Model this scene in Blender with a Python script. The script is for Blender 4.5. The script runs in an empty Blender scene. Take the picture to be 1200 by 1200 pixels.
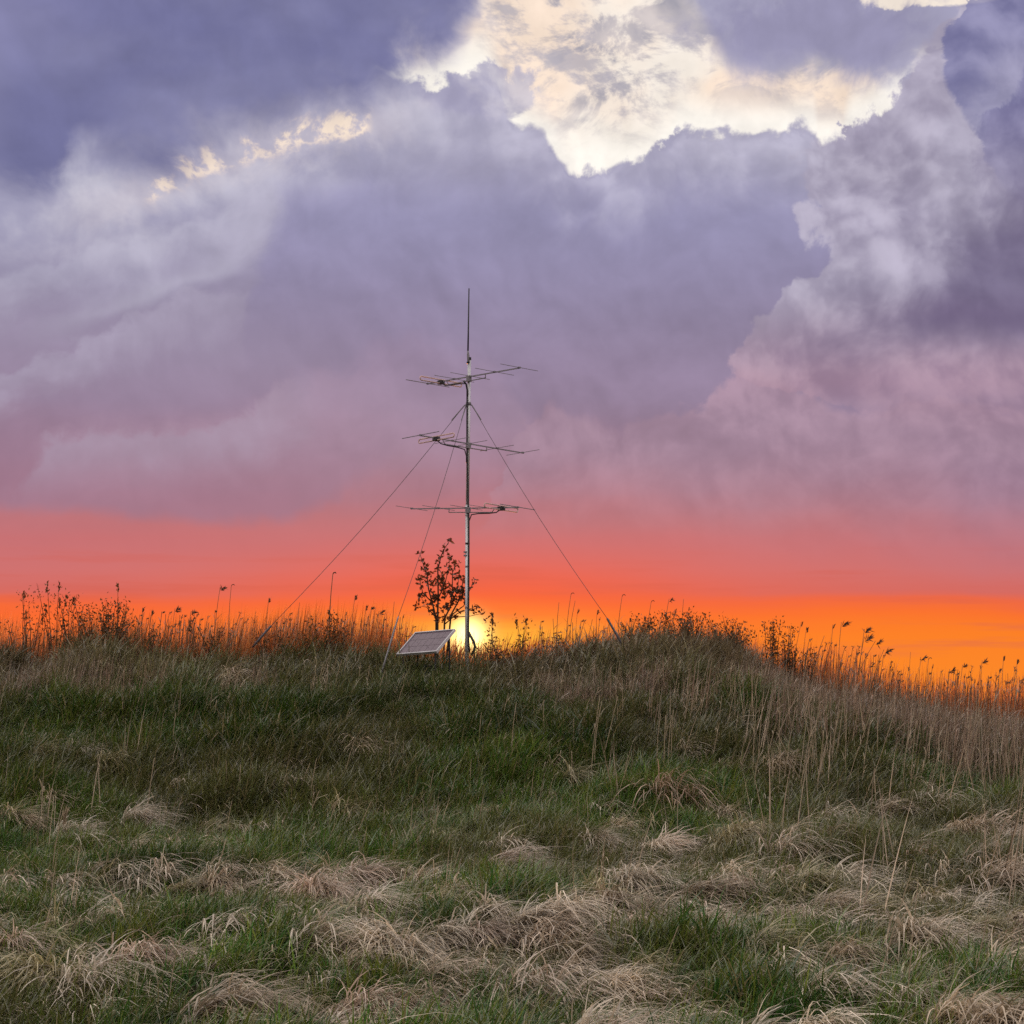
import bpy, math, random
import numpy as np

# ------------------------------------------------------------------ camera, sky, sun, exposure
scene = bpy.context.scene
COL = scene.collection
EYE = 1.6                      # camera height above the meadow
FOC = 2300.0                   # focal length in photo pixels (photo is 1200 px wide)
PITCH = math.atan(250 / FOC)   # the horizon lies 250 px under the picture centre
cam_d = bpy.data.cameras.new('camera')
cam_d.sensor_width = 36
cam_d.lens = 36 * FOC / 1200
cam_d.clip_start, cam_d.clip_end = 0.1, 20000
cam = bpy.data.objects.new('camera', cam_d)
COL.objects.link(cam)
cam.location = (0, 0, EYE)
cam.rotation_euler = (math.pi / 2 + PITCH, 0, 0)
scene.camera = cam
vs = scene.view_settings
vs.view_transform, vs.look, vs.exposure, vs.gamma, vs.use_curve_mapping = 'Standard', 'None', 0, 1, False
cy = scene.cycles
cy.max_bounces, cy.diffuse_bounces, cy.glossy_bounces, cy.transmission_bounces, cy.transparent_max_bounces = 5, 3, 2, 3, 8
cy.use_adaptive_sampling = True
cy.adaptive_threshold = 0.02
cy.use_denoising = False
cy.pixel_filter_type = 'BLACKMAN_HARRIS'
cy.filter_width = 1.5

SUN_PX, SUN_PY = 548, 748                      # where the sun stands in the photograph
SUN_AZ = math.atan((SUN_PX - 600) / FOC)       # to the right of the view axis (+y)
SUN_EL = math.atan((850 - SUN_PY) / FOC)


def lin(r, g, b):
    def f(c):
        c /= 255
        return c / 12.92 if c <= 0.04045 else ((c + 0.055) / 1.055) ** 2.4
    return (f(r), f(g), f(b))


class Graph:
    """Small writer for shader node graphs."""
    def __init__(self, tree):
        self.t = tree
        self.n = tree.nodes
        self.l = tree.links

    def put(self, sock, v):
        if isinstance(v, bpy.types.NodeSocket):
            self.l.new(v, sock)
        elif v is not None:
            if sock.type == 'RGBA' and len(v) == 3:
                v = (*v, 1)
            sock.default_value = v

    def m(self, op, a, b=None, c=None, clamp=False):
        n = self.n.new('ShaderNodeMath')
        n.operation = op
        n.use_clamp = clamp
        for s, v in zip(n.inputs, (a, b, c)):
            self.put(s, v)
        return n.outputs[0]

    def add(self, a, b): return self.m('ADD', a, b)
    def sub(self, a, b): return self.m('SUBTRACT', a, b)
    def mul(self, a, b): return self.m('MULTIPLY', a, b)
    def mad(self, a, b, c): return self.m('MULTIPLY_ADD', a, b, c)

    def step(self, v, lo, hi, o0=0.0, o1=1.0):
        n = self.n.new('ShaderNodeMapRange')
        n.interpolation_type = 'SMOOTHSTEP'
        self.put(n.inputs[0], v)
        for i, x in enumerate((lo, hi, o0, o1)):
            self.put(n.inputs[i + 1], x)
        return n.outputs[0]

    def vec(self, x, y, z=0.0):
        n = self.n.new('ShaderNodeCombineXYZ')
        for s, v in zip(n.inputs, (x, y, z)):
            self.put(s, v)
        return n.outputs[0]

    def puffs(self, v, scale, detail=3, rough=0.5, smooth=0.35):
        """rounded billows: 1 on top of a puff, falling to its creases"""
        n = self.n.new('ShaderNodeTexVoronoi')
        n.voronoi_dimensions = '2D'
        n.feature = 'SMOOTH_F1'
        n.normalize = True
        self.put(n.inputs['Vector'], v)
        for k, x in (('Scale', scale), ('Detail', detail), ('Roughness', rough), ('Smoothness', smooth)):
            n.inputs[k].default_value = x
        return self.sub(1.0, n.outputs['Distance'])

    def noise(self, v, scale, detail=6, rough=0.55, dist=0.0, dim='2D', lac=2.0):
        n = self.n.new('ShaderNodeTexNoise')
        n.noise_dimensions = dim
        self.put(n.inputs['Vector'], v)
        n.inputs['Scale'].default_value = scale
        n.inputs['Detail'].default_value = detail
        n.inputs['Roughness'].default_value = rough
        n.inputs['Lacunarity'].default_value = lac
        n.inputs['Distortion'].default_value = dist
        return n.outputs['Fac']

    def mix(self, f, a, b, mode='MIX'):
        n = self.n.new('ShaderNodeMix')
        n.data_type = 'RGBA'
        n.blend_type = mode
        self.put(n.inputs[0], f)
        self.put(n.inputs[6], a)
        self.put(n.inputs[7], b)
        return n.outputs[2]

    def ramp(self, f, stops):
        n = self.n.new('ShaderNodeValToRGB')
        e = n.color_ramp.elements
        while len(e) < len(stops):
            e.new(0.5)
        for k, (p, c) in zip(e, sorted(stops)):
            k.position = p
            k.color = (*c, 1)
        self.put(n.inputs[0], f)
        return n.outputs[0]

    def curve(self, x, pts, x0, x1, y0, y1):
        """y(x) through pts, as a float curve over [x0,x1] x [y0,y1]."""
        n = self.n.new('ShaderNodeFloatCurve')
        c = n.mapping.curves[0]
        P = [((px - x0) / (x1 - x0), (py - y0) / (y1 - y0)) for px, py in sorted(pts)]
        while len(c.points) < len(P):
            c.points.new(0.5, 0.5)
        for k, p in zip(c.points, P):
            k.location = p
            k.handle_type = 'AUTO_CLAMPED'
        n.mapping.use_clip = False
        n.mapping.update()
        self.put(n.inputs['Value'], self.m('DIVIDE', self.sub(x, x0), x1 - x0, clamp=False))
        return self.mad(n.outputs[0], y1 - y0, y0)


def build_world():
    w = bpy.data.worlds.new('World')
    scene.world = w
    w.use_nodes = True
    w.cycles.sampling_method = 'NONE'
    t = w.node_tree
    t.nodes.clear()
    g = Graph(t)
    tc = t.nodes.new('ShaderNodeTexCoord')
    sep = t.nodes.new('ShaderNodeSeparateXYZ')
    t.links.new(tc.outputs['Generated'], sep.inputs[0])
    dx, dy, dz = sep.outputs
    # stereographic sky coordinates about due +y, in thousandths that read like photo pixels:
    # u grows to the right, v grows downwards with the horizon at 850
    k = g.m('DIVIDE', 2 * FOC, g.m('MAXIMUM', g.add(dy, 1.0), 0.02))
    U = g.mad(dx, k, 600.0)
    V = g.sub(850.0, g.mul(dz, k))
    P = g.vec(g.mul(U, 0.001), g.mul(V, 0.001))
    Pst = g.vec(g.mul(U, 0.00055), g.mul(V, 0.001))            # stretched sideways
    # ---- noises
    nA = g.sub(g.noise(P, 5.0, 3, 0.5), 0.5)                    # 200 px billows
    nB = g.sub(g.noise(g.vec(g.mad(U, 0.001, 7.3), g.mad(V, 0.001, 2.1)), 6.0, 3, 0.5), 0.5)
    Uw = g.mad(nA, 70.0, U)
    Vw = g.mad(nB, 70.0, V)
    Pw = g.vec(g.mul(Uw, 0.001), g.mul(Vw, 0.001))
    nC = g.sub(g.noise(Pw, 11.0, 9, 0.56), 0.5)                 # ragged cloud detail
    nF = g.sub(g.noise(Pw, 36.0, 6, 0.6), 0.5)                  # fine ragged edges
    soft = g.sub(g.noise(Pst, 6.5, 4, 0.5), 0.5)
    # lit-from-above relief of the billows (difference of the same noise a little higher up)
    Pw2 = g.vec(g.mad(Uw, 0.001, 0.006), g.mad(Vw, 0.001, -0.013))
    Pr = g.vec(g.mul(Uw, 0.001), g.mul(Vw, 0.001), 0.0)
    Pr2 = g.vec(g.mad(Uw, 0.001, 0.010), g.mad(Vw, 0.001, -0.022))
    relief = g.sub(g.noise(Pr2, 8.0, 5, 0.5), g.noise(Pr, 8.0, 5, 0.5))
    crisp = g.sub(g.noise(Pw2, 11.0, 9, 0.56), g.add(nC, 0.5))
    Pp = g.vec(g.mad(nC, 0.05, g.mul(U, 0.001)), g.mad(nB, 0.05, g.mul(V, 0.001)))
    Pp2 = g.vec(g.mad(nC, 0.05, g.mad(U, 0.001, 0.010)), g.mad(nB, 0.05, g.mad(V, 0.001, -0.014)))
    pf = g.puffs(Pp, 13.0)
    puffy = g.sub(pf, g.puffs(Pp2, 13.0))                       # lit side of each billow > 0
    bil = g.sub(pf, 0.62)
    Vr = g.add(V, g.add(g.mul(nC, 60.0), g.mul(nF, 22.0)))      # ragged v
    Ur = g.add(U, g.add(g.mul(nB, 50.0), g.mul(nC, 50.0)))      # ragged u
    Vs = g.add(V, g.add(g.mul(soft, 80.0), g.mul(nC, 30.0)))    # softer v

    def edge(x, pts, v, s):
        """1 below the curve pts (larger v), 0 above it, over a soft width 2s."""
        return g.step(g.sub(v, g.curve(x, pts, -300, 1500, -300, 900)), -s, s)

    def blob(cx, cy_, rx, ry, u=None, v=None):
        a = g.mul(g.sub(U if u is None else u, cx), 1 / rx)
        b = g.mul(g.sub(V if v is None else v, cy_), 1 / ry)
        return g.m('POWER', 2.71828, g.mul(g.add(g.mul(a, a), g.mul(b, b)), -1.0))

    # ---- base gradient: mauve cloud deck over a red and orange band
    bars = g.sub(g.noise(g.vec(g.mul(U, 0.0007), g.mul(V, 0.010)), 4.0, 5, 0.55), 0.5)
    vb = g.add(V, g.add(g.mul(soft, 34.0), g.mul(bars, 24.0)))
    stops = [(900, (248, 138, 42)), (790, (250, 134, 40)), (745, (251, 126, 38)), (722, (249, 112, 46)), (708, (238, 102, 66)),
             (697, (212, 104, 98)), (670, (206, 111, 112)), (640, (199, 111, 116)), (610, (188, 113, 121)), (575, (172, 117, 132)),
             (530, (157, 122, 143)), (470, (150, 131, 157)), (400, (151, 138, 164)), (330, (150, 142, 169)), (260, (158, 153, 180)),
             (190, (171, 167, 189)), (100, (168, 164, 188)), (0, (161, 158, 186))]
    sharp = g.mad(g.step(soft, -0.3, 0.3), 0.25, 0.0)
    vmix = g.add(g.mul(vb, 0.7), g.mul(V, 0.3))
    col = g.ramp(g.mul(vmix, 1 / 900), [(p / 900, lin(*c)) for p, c in stops])
    # redder and brighter towards the sun
    col = g.mix(g.mul(blob(570, 704, 250, 54), 0.66), col, lin(246, 84, 60))
    col = g.mix(g.mul(g.step(bars, 0.02, 0.22), g.mul(g.mul(g.step(V, 625, 680), g.sub(1.0, g.step(V, 745, 785))), 0.5)), col, lin(206, 92, 84))
    col = g.mix(g.mul(g.mul(g.step(V, 690, 725), g.step(U, 430, 60)), 0.6), col, lin(250, 98, 50))
    # lower left: flat cloud base, pinker strip under it
    m = g.mul(g.sub(1.0, edge(Ur, [(-300, 560), (0, 596), (150, 600), (260, 612), (340, 600), (420, 560), (520, 480), (1500, 300)], Vs, 14)),
              edge(U, [(-300, 470), (0, 500), (400, 520), (1500, 500)], Vs, 90))
    col = g.mix(g.mul(m, 0.6), col, lin(146, 117, 143))
    # lower right: mauve cloud foot
    m = g.mul(blob(1190, 550, 120, 70, Ur, Vs), 0.75)
    col = g.mix(m, col, lin(142, 112, 140))
    # ---- pale ridge at the left (x 40..380) and its shadow above
    m = edge(Ur, [(-300, 640), (20, 590), (70, 540), (120, 508), (200, 498), (300, 478), (380, 440), (470, 400), (560, 420), (700, 600), (1500, 700)], Vr, 16)
    m = g.mul(m, g.sub(1.0, edge(U, [(-300, 600), (100, 560), (400, 540), (1500, 520)], Vs, 60)))
    col = g.mix(g.mul(m, 0.45), col, lin(176, 148, 170))
    def bank(pts, alpha, lit_c, fade_px, x1, amt=1.0, u=None):
        """a billowing cloud bank: lit along its ragged top edge, fading out below"""
        dd = g.sub(g.add(V, g.add(g.add(g.mul(nC, 30.0 * amt), g.mul(nF, 24.0 * amt)), g.mul(bil, -60.0 * amt))), g.curve(Ur if u is None else u, pts, -300, 1500, -300, 900))
        mm = g.mul(g.mul(g.step(dd, -4, 12), g.sub(1.0, g.step(dd, 8, fade_px))), g.mul(g.sub(1.0, g.step(g.mad(nC, 60.0, U), x1 - 90, x1)), g.sub(1.0, g.step(V, 520, 590))))
        shade = g.step(g.add(g.mul(puffy, 0.6), g.mul(relief, 0.8)), -0.2, 0.2)
        return g.mix(g.mul(mm, g.mad(shade, 0.35 * alpha, 0.8 * alpha)), col, lit_c)
    col = bank([(-300, 400), (-20, 330), (60, 296), (130, 286), (200, 268), (262, 236), (312, 230), (340, 300), (400, 420), (520, 640), (1500, 900)], 0.5, lin(186, 182, 202), 80, 330)
    col = bank([(-300, 480), (0, 436), (80, 404), (140, 384), (200, 350), (262, 336), (310, 332), (350, 360), (430, 440), (600, 640), (1500, 900)], 0.45, lin(178, 170, 192), 75, 330)
    col = bank([(-300, 640), (0, 590), (40, 556), (90, 520), (140, 500), (190, 506), (240, 498), (300, 474), (350, 446), (420, 420), (500, 470), (640, 640), (1500, 900)], 0.75, lin(166, 147, 169), 90, 400)
    # ---- the big slate cloud in the middle
    m = g.mul(edge(Ur, [(-300, 700), (250, 560), (300, 330), (340, 215), (430, 200), (560, 195), (640, 190), (760, 205), (900, 215), (960, 230), (1500, 240)], Vr, 60),
              g.sub(1.0, edge(U, [(-300, 380), (300, 400), (600, 500), (760, 510), (1500, 470)], Vs, 80)))
    col = g.mix(g.mul(m, 0.62), col, g.mix(g.step(V, 230, 480), lin(142, 139, 177), lin(140, 123, 151)))
    # ---- pinkish ridge lower right
    ridge = [(-300, 900), (560, 620), (610, 510), (650, 474), (690, 492), (715, 515), (760, 500), (800, 484), (850, 458), (890, 446), (950, 468), (1010, 486), (1080, 470), (1200, 500), (1500, 560)]
    m = edge(g.add(U, g.mul(nF, 30.0)), ridge, g.add(V, g.add(g.add(g.mul(nC, 26.0), g.mul(nF, 26.0)), g.mul(bil, 50.0))), 8)
    fade = g.sub(1.0, edge(U, [(-300, 560), (700, 560), (1000, 575), (1500, 590)], Vs, 110))
    col = g.mix(g.mul(g.mul(m, fade), 0.8), col, g.mix(g.step(g.mad(crisp, 0.35, relief), -0.15, 0.16), lin(160, 132, 153), lin(176, 146, 165)))
    # ---- the tall cumulus at the right: pale flank, dark core
    xb = [(-300, 1150), (0, 1150), (60, 1090), (110, 1050), (150, 1000), (190, 955), (240, 948), (290, 968), (330, 952), (365, 915), (395, 888), (425, 880), (470, 960), (520, 1100), (900, 1400)]
    xe = g.curve(g.add(V, g.mul(nC, 30.0)), xb, -300, 900, 700, 1500)
    into = g.sub(g.add(U, g.add(g.add(g.mul(nC, 40.0), g.mul(nF, 40.0)), g.mul(bil, 110.0))), xe)
    m = g.step(into, -5, 7)
    lit = g.step(g.add(g.mul(puffy, 0.8), g.mad(crisp, 0.4, g.mul(relief, 0.6))), -0.2, 0.2)
    rimlit = g.mul(g.step(into, 60, 4), 0.35)
    puff = g.mix(g.m('MAXIMUM', lit, rimlit), lin(152, 144, 168), lin(187, 180, 199))
    puff = g.mix(g.step(V, 330, 470), puff, g.mix(lit, lin(156, 126, 150), lin(178, 146, 164)))
    lowfade = g.sub(1.0, g.step(Vs, 440, 520))
    col = g.mix(g.mul(g.mul(m, lowfade), 0.88), col, puff)
    wl = g.sub(g.add(V, g.add(g.mul(nC, 60.0), g.mul(bil, -70.0))), g.curve(U, [(-300, 900), (850, 540), (930, 430), (1000, 378), (1080, 322), (1140, 262), (1200, 196), (1300, 110), (1500, 40)], -300, 1500, -300, 900))
    core = g.mul(g.step(wl, -40, 70), g.sub(1.0, g.step(Vs, 372, 436)))
    col = g.mix(g.mul(core, 0.85), col, lin(108, 98, 130))
    col = g.mix(g.mul(blob(1130, 372, 110, 30, Ur, Vs), 0.45), col, lin(112, 96, 130))
    # ---- band of light grey under the dark upper-left cloud
    lo = [(-300, 300), (0, 300), (100, 270), (180, 265), (260, 230), (340, 200), (430, 170), (520, 150), (640, 120), (760, 60), (900, -60), (1500, -260)]
    hi = [(-300, 240), (0, 226), (50, 205), (85, 170), (120, 178), (180, 192), (250, 168), (330, 142), (400, 126), (440, 104), (490, 66), (540, 22), (600, -30), (760, -140), (1500, -290)]
    m = g.mul(edge(Ur, hi, Vr, 30), g.sub(1.0, edge(Ur, lo, Vs, 75)))
    col = g.mix(g.mul(m, 0.75), col, g.mix(g.step(g.mad(crisp, 0.35, relief), -0.15, 0.16), lin(168, 166, 194), lin(200, 198, 212)))
    # lighter streak curling down the left side
    ys = g.curve(V, [(-300, 330), (190, 330), (230, 312), (270, 304), (310, 285), (340, 215), (365, 160), (390, 90), (900, -100)], -300, 900, -300, 1500)
    d = g.sub(Ur, ys)
    m = g.mul(g.mul(g.step(d, -85, -6), g.sub(1.0, g.step(d, -22, 34))), g.mul(g.step(V, 190, 240), g.sub(1.0, g.step(V, 340, 420))))
    col = g.mix(g.mul(m, 0.5), col, lin(190, 186, 205))
    # ---- the opening: cream light behind torn cloud
    top = [(-300, 95), (460, 92), (490, 70), (520, 45), (560, 8), (600, -30), (760, -40), (805, -5), (830, 40), (860, 80), (900, 92), (960, 98), (1050, 96), (1090, 90), (1500, 90)]
    bot = [(-300, 60), (450, 84), (480, 98), (520, 88), (555, 78), (580, 96), (600, 140), (640, 162), (668, 192), (700, 186), (742, 190), (780, 172), (806, 146), (850, 152), (900, 154), (948, 150), (960, 166), (986, 166), (996, 146), (1020, 136), (1050, 108), (1064, 92), (1100, 60), (1500, 20)]
    eb = g.sub(1.0, edge(g.add(U, g.mul(nF, 34.0)), bot, g.add(V, g.add(g.add(g.mul(nF, 34.0), g.mul(nC, 20.0)), g.mul(bil, -50.0))), 6))
    et = edge(g.add(U, g.mul(nC, 40.0)), top, g.add(V, g.add(g.mul(nC, 80.0), g.mul(nF, 40.0))), 24)
    hole = g.mul(eb, et)
    wisp = g.noise(g.vec(g.mad(U, 0.0010, g.mul(V, -0.0007)), g.mad(V, 0.0014, g.mul(U, 0.0006)), 0), 9.0, 9, 0.64, 0.35)
    nearbot = g.sub(1.0, edge(U, bot, g.add(V, 46.0), 40))          # 1 well above the lower edge
    torn = g.mul(g.step(g.add(wisp, g.mul(g.step(U, 700, 1000), 0.05)), 0.46, 0.60), g.mad(nearbot, 0.85, 0.10))
    cream = g.mix(g.step(nB, -0.12, 0.14), lin(251, 229, 210), lin(249, 239, 228))
    cream = g.mix(edge(U, bot, g.add(V, 24.0), 22), cream, lin(255, 249, 240))
    light = g.mix(torn, cream, g.mix(g.step(g.mad(crisp, 0.35, relief), -0.15, 0.16), lin(160, 158, 174), lin(206, 196, 196)))
    col = g.mix(hole, col, light)
    # torn lilac cloud lapping over the opening's left corner
    lap = g.mul(g.step(g.add(blob(560, 112, 75, 34, Ur, Vr), g.mul(nF, 0.9)), 0.38, 0.62), 0.85)
    col = g.mix(lap, col, g.mix(g.step(g.mad(crisp, 0.6, relief), -0.15, 0.16), lin(164, 160, 190), lin(200, 194, 206)))
    lap = g.mul(g.step(g.add(blob(500, 30, 60, 60, Ur, Vr), g.mul(nC, 0.7)), 0.3, 0.7), 0.6)
    col = g.mix(lap, col, lin(176, 172, 196))
    # grey rags drifting across the opening
    rag = g.step(g.add(g.noise(g.vec(g.mad(U, 0.0012, g.mul(V, -0.0005)), g.mul(V, 0.0022)), 11.0, 8, 0.64), g.mul(nC, 0.25)), 0.50, 0.68)
    col = g.mix(g.mul(g.mul(rag, hole), g.mad(nearbot, 0.75, 0.08)), col, lin(184, 178, 188))
    # pale lit billows just under the opening's lower edge
    du = g.sub(g.add(V, g.add(g.mul(nF, 30.0), g.mul(bil, -60.0))), g.curve(U, bot, -300, 1500, -300, 900))
    m = g.mul(g.mul(g.step(du, 0, 10), g.sub(1.0, g.step(du, 12, 95))), g.mul(g.step(U, 440, 560), g.sub(1.0, g.step(U, 930, 1010))))
    litb = g.step(g.add(g.mul(puffy, 0.9), g.mul(relief, 0.7)), -0.16, 0.2)
    col = g.mix(g.mul(m, g.mad(litb, 0.55, 0.12)), col, lin(194, 190, 210))
    # small tears: streak at the left, corner at the upper right
    sl = g.curve(U, [(-300, 320), (60, 258), (175, 230), (215, 208), (260, 196), (300, 184), (340, 172), (390, 156), (440, 148), (560, 120), (620, 120), (1500, 120)], -300, 1500, -300, 900)
    ds = g.sub(g.add(V, g.add(g.mul(nF, 44.0), g.mul(nC, 26.0))), sl)
    m = g.mul(g.mul(g.step(ds, -24, -6), g.sub(1.0, g.step(ds, 4, 16))), g.mul(g.step(U, 165, 185), g.sub(1.0, g.step(U, 425, 440))))
    col = g.mix(g.mul(g.mul(g.step(ds, -42, -6), g.sub(1.0, g.step(ds, 4, 40))), g.mul(g.mul(g.step(U, 20, 180), g.sub(1.0, g.step(U, 430, 520))), 0.55)), col, lin(206, 198, 208))
    m = g.mul(m, g.step(g.add(wisp, g.mul(nF, 1.0)), 0.36, 0.60))
    col = g.mix(m, col, g.mix(m, lin(226, 208, 204), lin(253, 233, 214)))
    m = g.mul(g.step(g.add(blob(1060, -2, 120, 20, Ur, Vr), blob(1130, 6, 60, 18)), 0.5, 0.7), g.sub(1.0, g.step(g.sub(U, 1160), 0, 14)))
    col = g.mix(g.mul(m, 0.9), col, lin(252, 238, 222))
    # grey-lilac cloud right of the opening and the blue tower in the corner
    m = g.mul(g.step(g.add(blob(960, 44, 140, 44, Ur, Vr), g.mul(nF, 0.8)), 0.22, 0.75), 0.85)
    col = g.mix(m, col, lin(150, 146, 178))
    tx = g.curve(g.add(V, g.mul(nF, 30.0)), [(-300, 1250), (-40, 1190), (0, 1160), (25, 1125), (50, 1104), (80, 1100), (120, 1112), (170, 1140), (230, 1170), (300, 1250), (900, 1400)], -300, 900, 900, 1500)
    ti = g.sub(g.add(U, g.add(g.mul(nF, 40.0), g.mul(nC, 20.0))), tx)
    m = g.mul(g.step(ti, -3, 5), g.sub(1.0, g.step(V, 130, 260)))
    tower = g.mix(g.step(g.mad(crisp, 0.35, relief), -0.15, 0.16), lin(110, 110, 156), lin(142, 140, 178))
    col = g.mix(g.mul(m, 0.85), col, tower)
    # second bank of the cumulus: a lit rim and the shaded mass behind it
    x2 = g.curve(g.add(V, g.mul(nF, 26.0)), [(-300, 1260), (20, 1235), (60, 1196), (130, 1172), (152, 1140), (215, 1140), (260, 1118), (300, 1098), (345, 1066), (380, 1056), (420, 1100), (900, 1400)], -300, 900, 900, 1500)
    i2 = g.sub(g.add(U, g.add(g.mul(nF, 44.0), g.mul(bil, 60.0))), x2)
    vy = g.mul(g.step(V, 40, 110), g.sub(1.0, g.step(V, 190, 280)))
    m = g.mul(g.mul(g.step(i2, -70, -4), g.sub(1.0, g.step(i2, -4, 14))), vy)
    col = g.mix(g.mul(m, 0.36), col, lin(186, 181, 202))
    m = g.mul(g.mul(g.step(i2, -4, 22), g.sub(1.0, g.step(i2, 40, 150))), vy)
    col = g.mix(g.mul(m, 0.35), col, lin(118, 110, 148))
    # ---- dark blue-violet cloud upper left
    m = g.sub(1.0, edge(Ur, hi, g.add(Vs, g.mul(nC, 40.0)), 34))
    dark = g.mix(g.step(g.add(soft, g.mul(nA, 0.5)), -0.22, 0.22), lin(107, 108, 151), lin(126, 126, 165))
    dark = g.mix(g.mul(blob(-20, -10, 130, 90), 0.7), dark, lin(140, 138, 180))
    col = g.mix(g.mul(m, 0.95), col, dark)
    # ---- soft relief over all of the deck
    sky_up = g.sub(1.0, g.step(V, 520, 690))
    rough_side = g.mad(edge(V, [(-300, 0), (200, 100), (420, 420), (900, 800)], U, 200), 0.35, 0.55)
    gain = g.mad(g.mul(g.mul(g.add(g.add(relief, g.mul(crisp, 0.4)), g.mul(puffy, 0.35)), sky_up), rough_side), 0.55, 1.0)
    gv = g.vec(gain, gain, gain)
    col = g.mix(1.0, col, gv, 'MULTIPLY')
    # ---- sun glow over the horizon band
    col = g.mix(g.mul(blob(550, 720, 330, 46), 0.5), col, lin(252, 92, 40))
    streak = g.mad(g.step(bars, -0.2, 0.15), -0.35, 1.0)
    col = g.mix(g.mul(g.mul(blob(555, 764, 270, 40), streak), 0.95), col, lin(255, 146, 36))
    col = g.mix(g.mul(g.mul(blob(552, 758, 125, 29), streak), 0.97), col, lin(255, 208, 72))
    # ---- beyond the picture: broken cloud deck all round, brightened overhead to light the grass, duller low down
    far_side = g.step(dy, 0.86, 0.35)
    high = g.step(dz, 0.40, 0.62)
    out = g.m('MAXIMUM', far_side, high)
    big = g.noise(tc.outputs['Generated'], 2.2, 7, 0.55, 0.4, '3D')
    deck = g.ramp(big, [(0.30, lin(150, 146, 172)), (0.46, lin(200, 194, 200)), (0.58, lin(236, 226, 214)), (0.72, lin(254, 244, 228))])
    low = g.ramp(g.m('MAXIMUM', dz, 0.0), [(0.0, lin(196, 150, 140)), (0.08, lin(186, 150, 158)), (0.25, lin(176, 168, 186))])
    deck = g.mix(1.0, deck, (1.55, 1.52, 1.48), 'MULTIPLY')  # unseen deck lifted above the visible clouds to brighten the ground
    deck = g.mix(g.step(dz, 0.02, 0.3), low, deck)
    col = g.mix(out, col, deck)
    # ---- the sun's disc
    sd = (math.sin(SUN_AZ) * math.cos(SUN_EL), math.cos(SUN_AZ) * math.cos(SUN_EL), math.sin(SUN_EL))
    dot = g.add(g.add(g.mul(dx, sd[0]), g.mul(dy, sd[1])), g.mul(dz, sd[2]))
    ang = g.m('ARCCOSINE', g.m('MINIMUM', dot, 1.0))
    disc = g.m('POWER', 2.71828, g.mul(g.mul(ang, ang), -1 / math.radians(0.46) ** 2))
    col = g.mix(g.mul(g.m('POWER', 2.71828, g.mul(g.mul(ang, ang), -1 / math.radians(0.55) ** 2)), 0.85), col, (1.0, 0.74, 0.20))
    col = g.mix(disc, col, (3.2, 2.5, 0.95))
    bg = t.nodes.new('ShaderNodeBackground')
    g.put(bg.inputs[0], col)
    bg.inputs[1].default_value = 1.0
    # clear air behind the clouds
    nish = t.nodes.new('ShaderNodeTexSky')
    nish.sky_type = 'NISHITA'
    nish.sun_disc = False
    nish.sun_elevation = SUN_EL
    nish.sun_rotation = SUN_AZ
    bgn = t.nodes.new('ShaderNodeBackground')
    t.links.new(nish.outputs[0], bgn.inputs[0])
    bgn.inputs[1].default_value = 0.1
    mx = t.nodes.new('ShaderNodeMixShader')
    mx.inputs[0].default_value = 0.985                # cloud cover
    t.links.new(bgn.outputs[0], mx.inputs[1])
    t.links.new(bg.outputs[0], mx.inputs[2])
    ow = t.nodes.new('ShaderNodeOutputWorld')
    t.links.new(mx.outputs[0], ow.inputs[0])


build_world()

sun_d = bpy.data.lights.new('sun', 'SUN')
sun_d.energy = 5.0
sun_d.angle = math.radians(0.53)
sun_d.color = (1.0, 0.36, 0.08)
sun = bpy.data.objects.new('sun', sun_d)
COL.objects.link(sun)
sun.rotation_euler = (math.pi / 2 - SUN_EL, 0, math.pi - SUN_AZ)

# ------------------------------------------------------------------ helpers
rng = np.random.default_rng(7)
SP, CP = math.sin(PITCH), math.cos(PITCH)


def ray(px, py):
    """Direction of a photo pixel, scaled so that its y component is 1."""
    a, b = (px - 600) / FOC, (600 - py) / FOC
    f = CP - b * SP
    return a / f, (SP + b * CP) / f


def at(px, py, dist):
    """Point seen at photo pixel (px, py) at the depth y = dist."""
    kx, kz = ray(px, py)
    return np.array((kx * dist, dist, EYE + kz * dist))


def vnoise(x, y, scale, seed):
    """Smooth value noise, -1..1."""
    r = np.random.default_rng(seed).uniform(-1, 1, (256, 256))
    X, Y = np.asarray(x, float) / scale + 1000, np.asarray(y, float) / scale + 1000
    i, j = np.floor(X).astype(int), np.floor(Y).astype(int)
    u, v = X - i, Y - j
    u, v = u * u * (3 - 2 * u), v * v * (3 - 2 * v)
    i0, i1, j0, j1 = i % 256, (i + 1) % 256, j % 256, (j + 1) % 256
    return (r[i0, j0] * (1 - u) + r[i1, j0] * u) * (1 - v) + (r[i0, j1] * (1 - u) + r[i1, j1] * u) * v


def sstep(x, a, b):
    t = np.clip((np.asarray(x, float) - a) / (b - a), 0, 1)
    return t * t * (3 - 2 * t)


CREST = 30.0
# the dyke's bare crest line: x in metres, height in metres (read where the crest stands, 30 m off)
_cpx = [(-900, 800), (-300, 790), (0, 786), (45, 792), (90, 770), (130, 766), (200, 786), (250, 778), (345, 776), (400, 778), (440, 782),
        (480, 786), (520, 791), (575, 792), (610, 784), (650, 782), (700, 774), (750, 768), (800, 762), (845, 766), (880, 782),
        (930, 808), (1000, 834), (1050, 850), (1100, 861), (1200, 866), (1500, 874), (2100, 878)]
_cx = np.array([at(p, q, CREST)[0] for p, q in _cpx])
_cz = np.array([at(p, q, CREST)[2] for p, q in _cpx])


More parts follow.
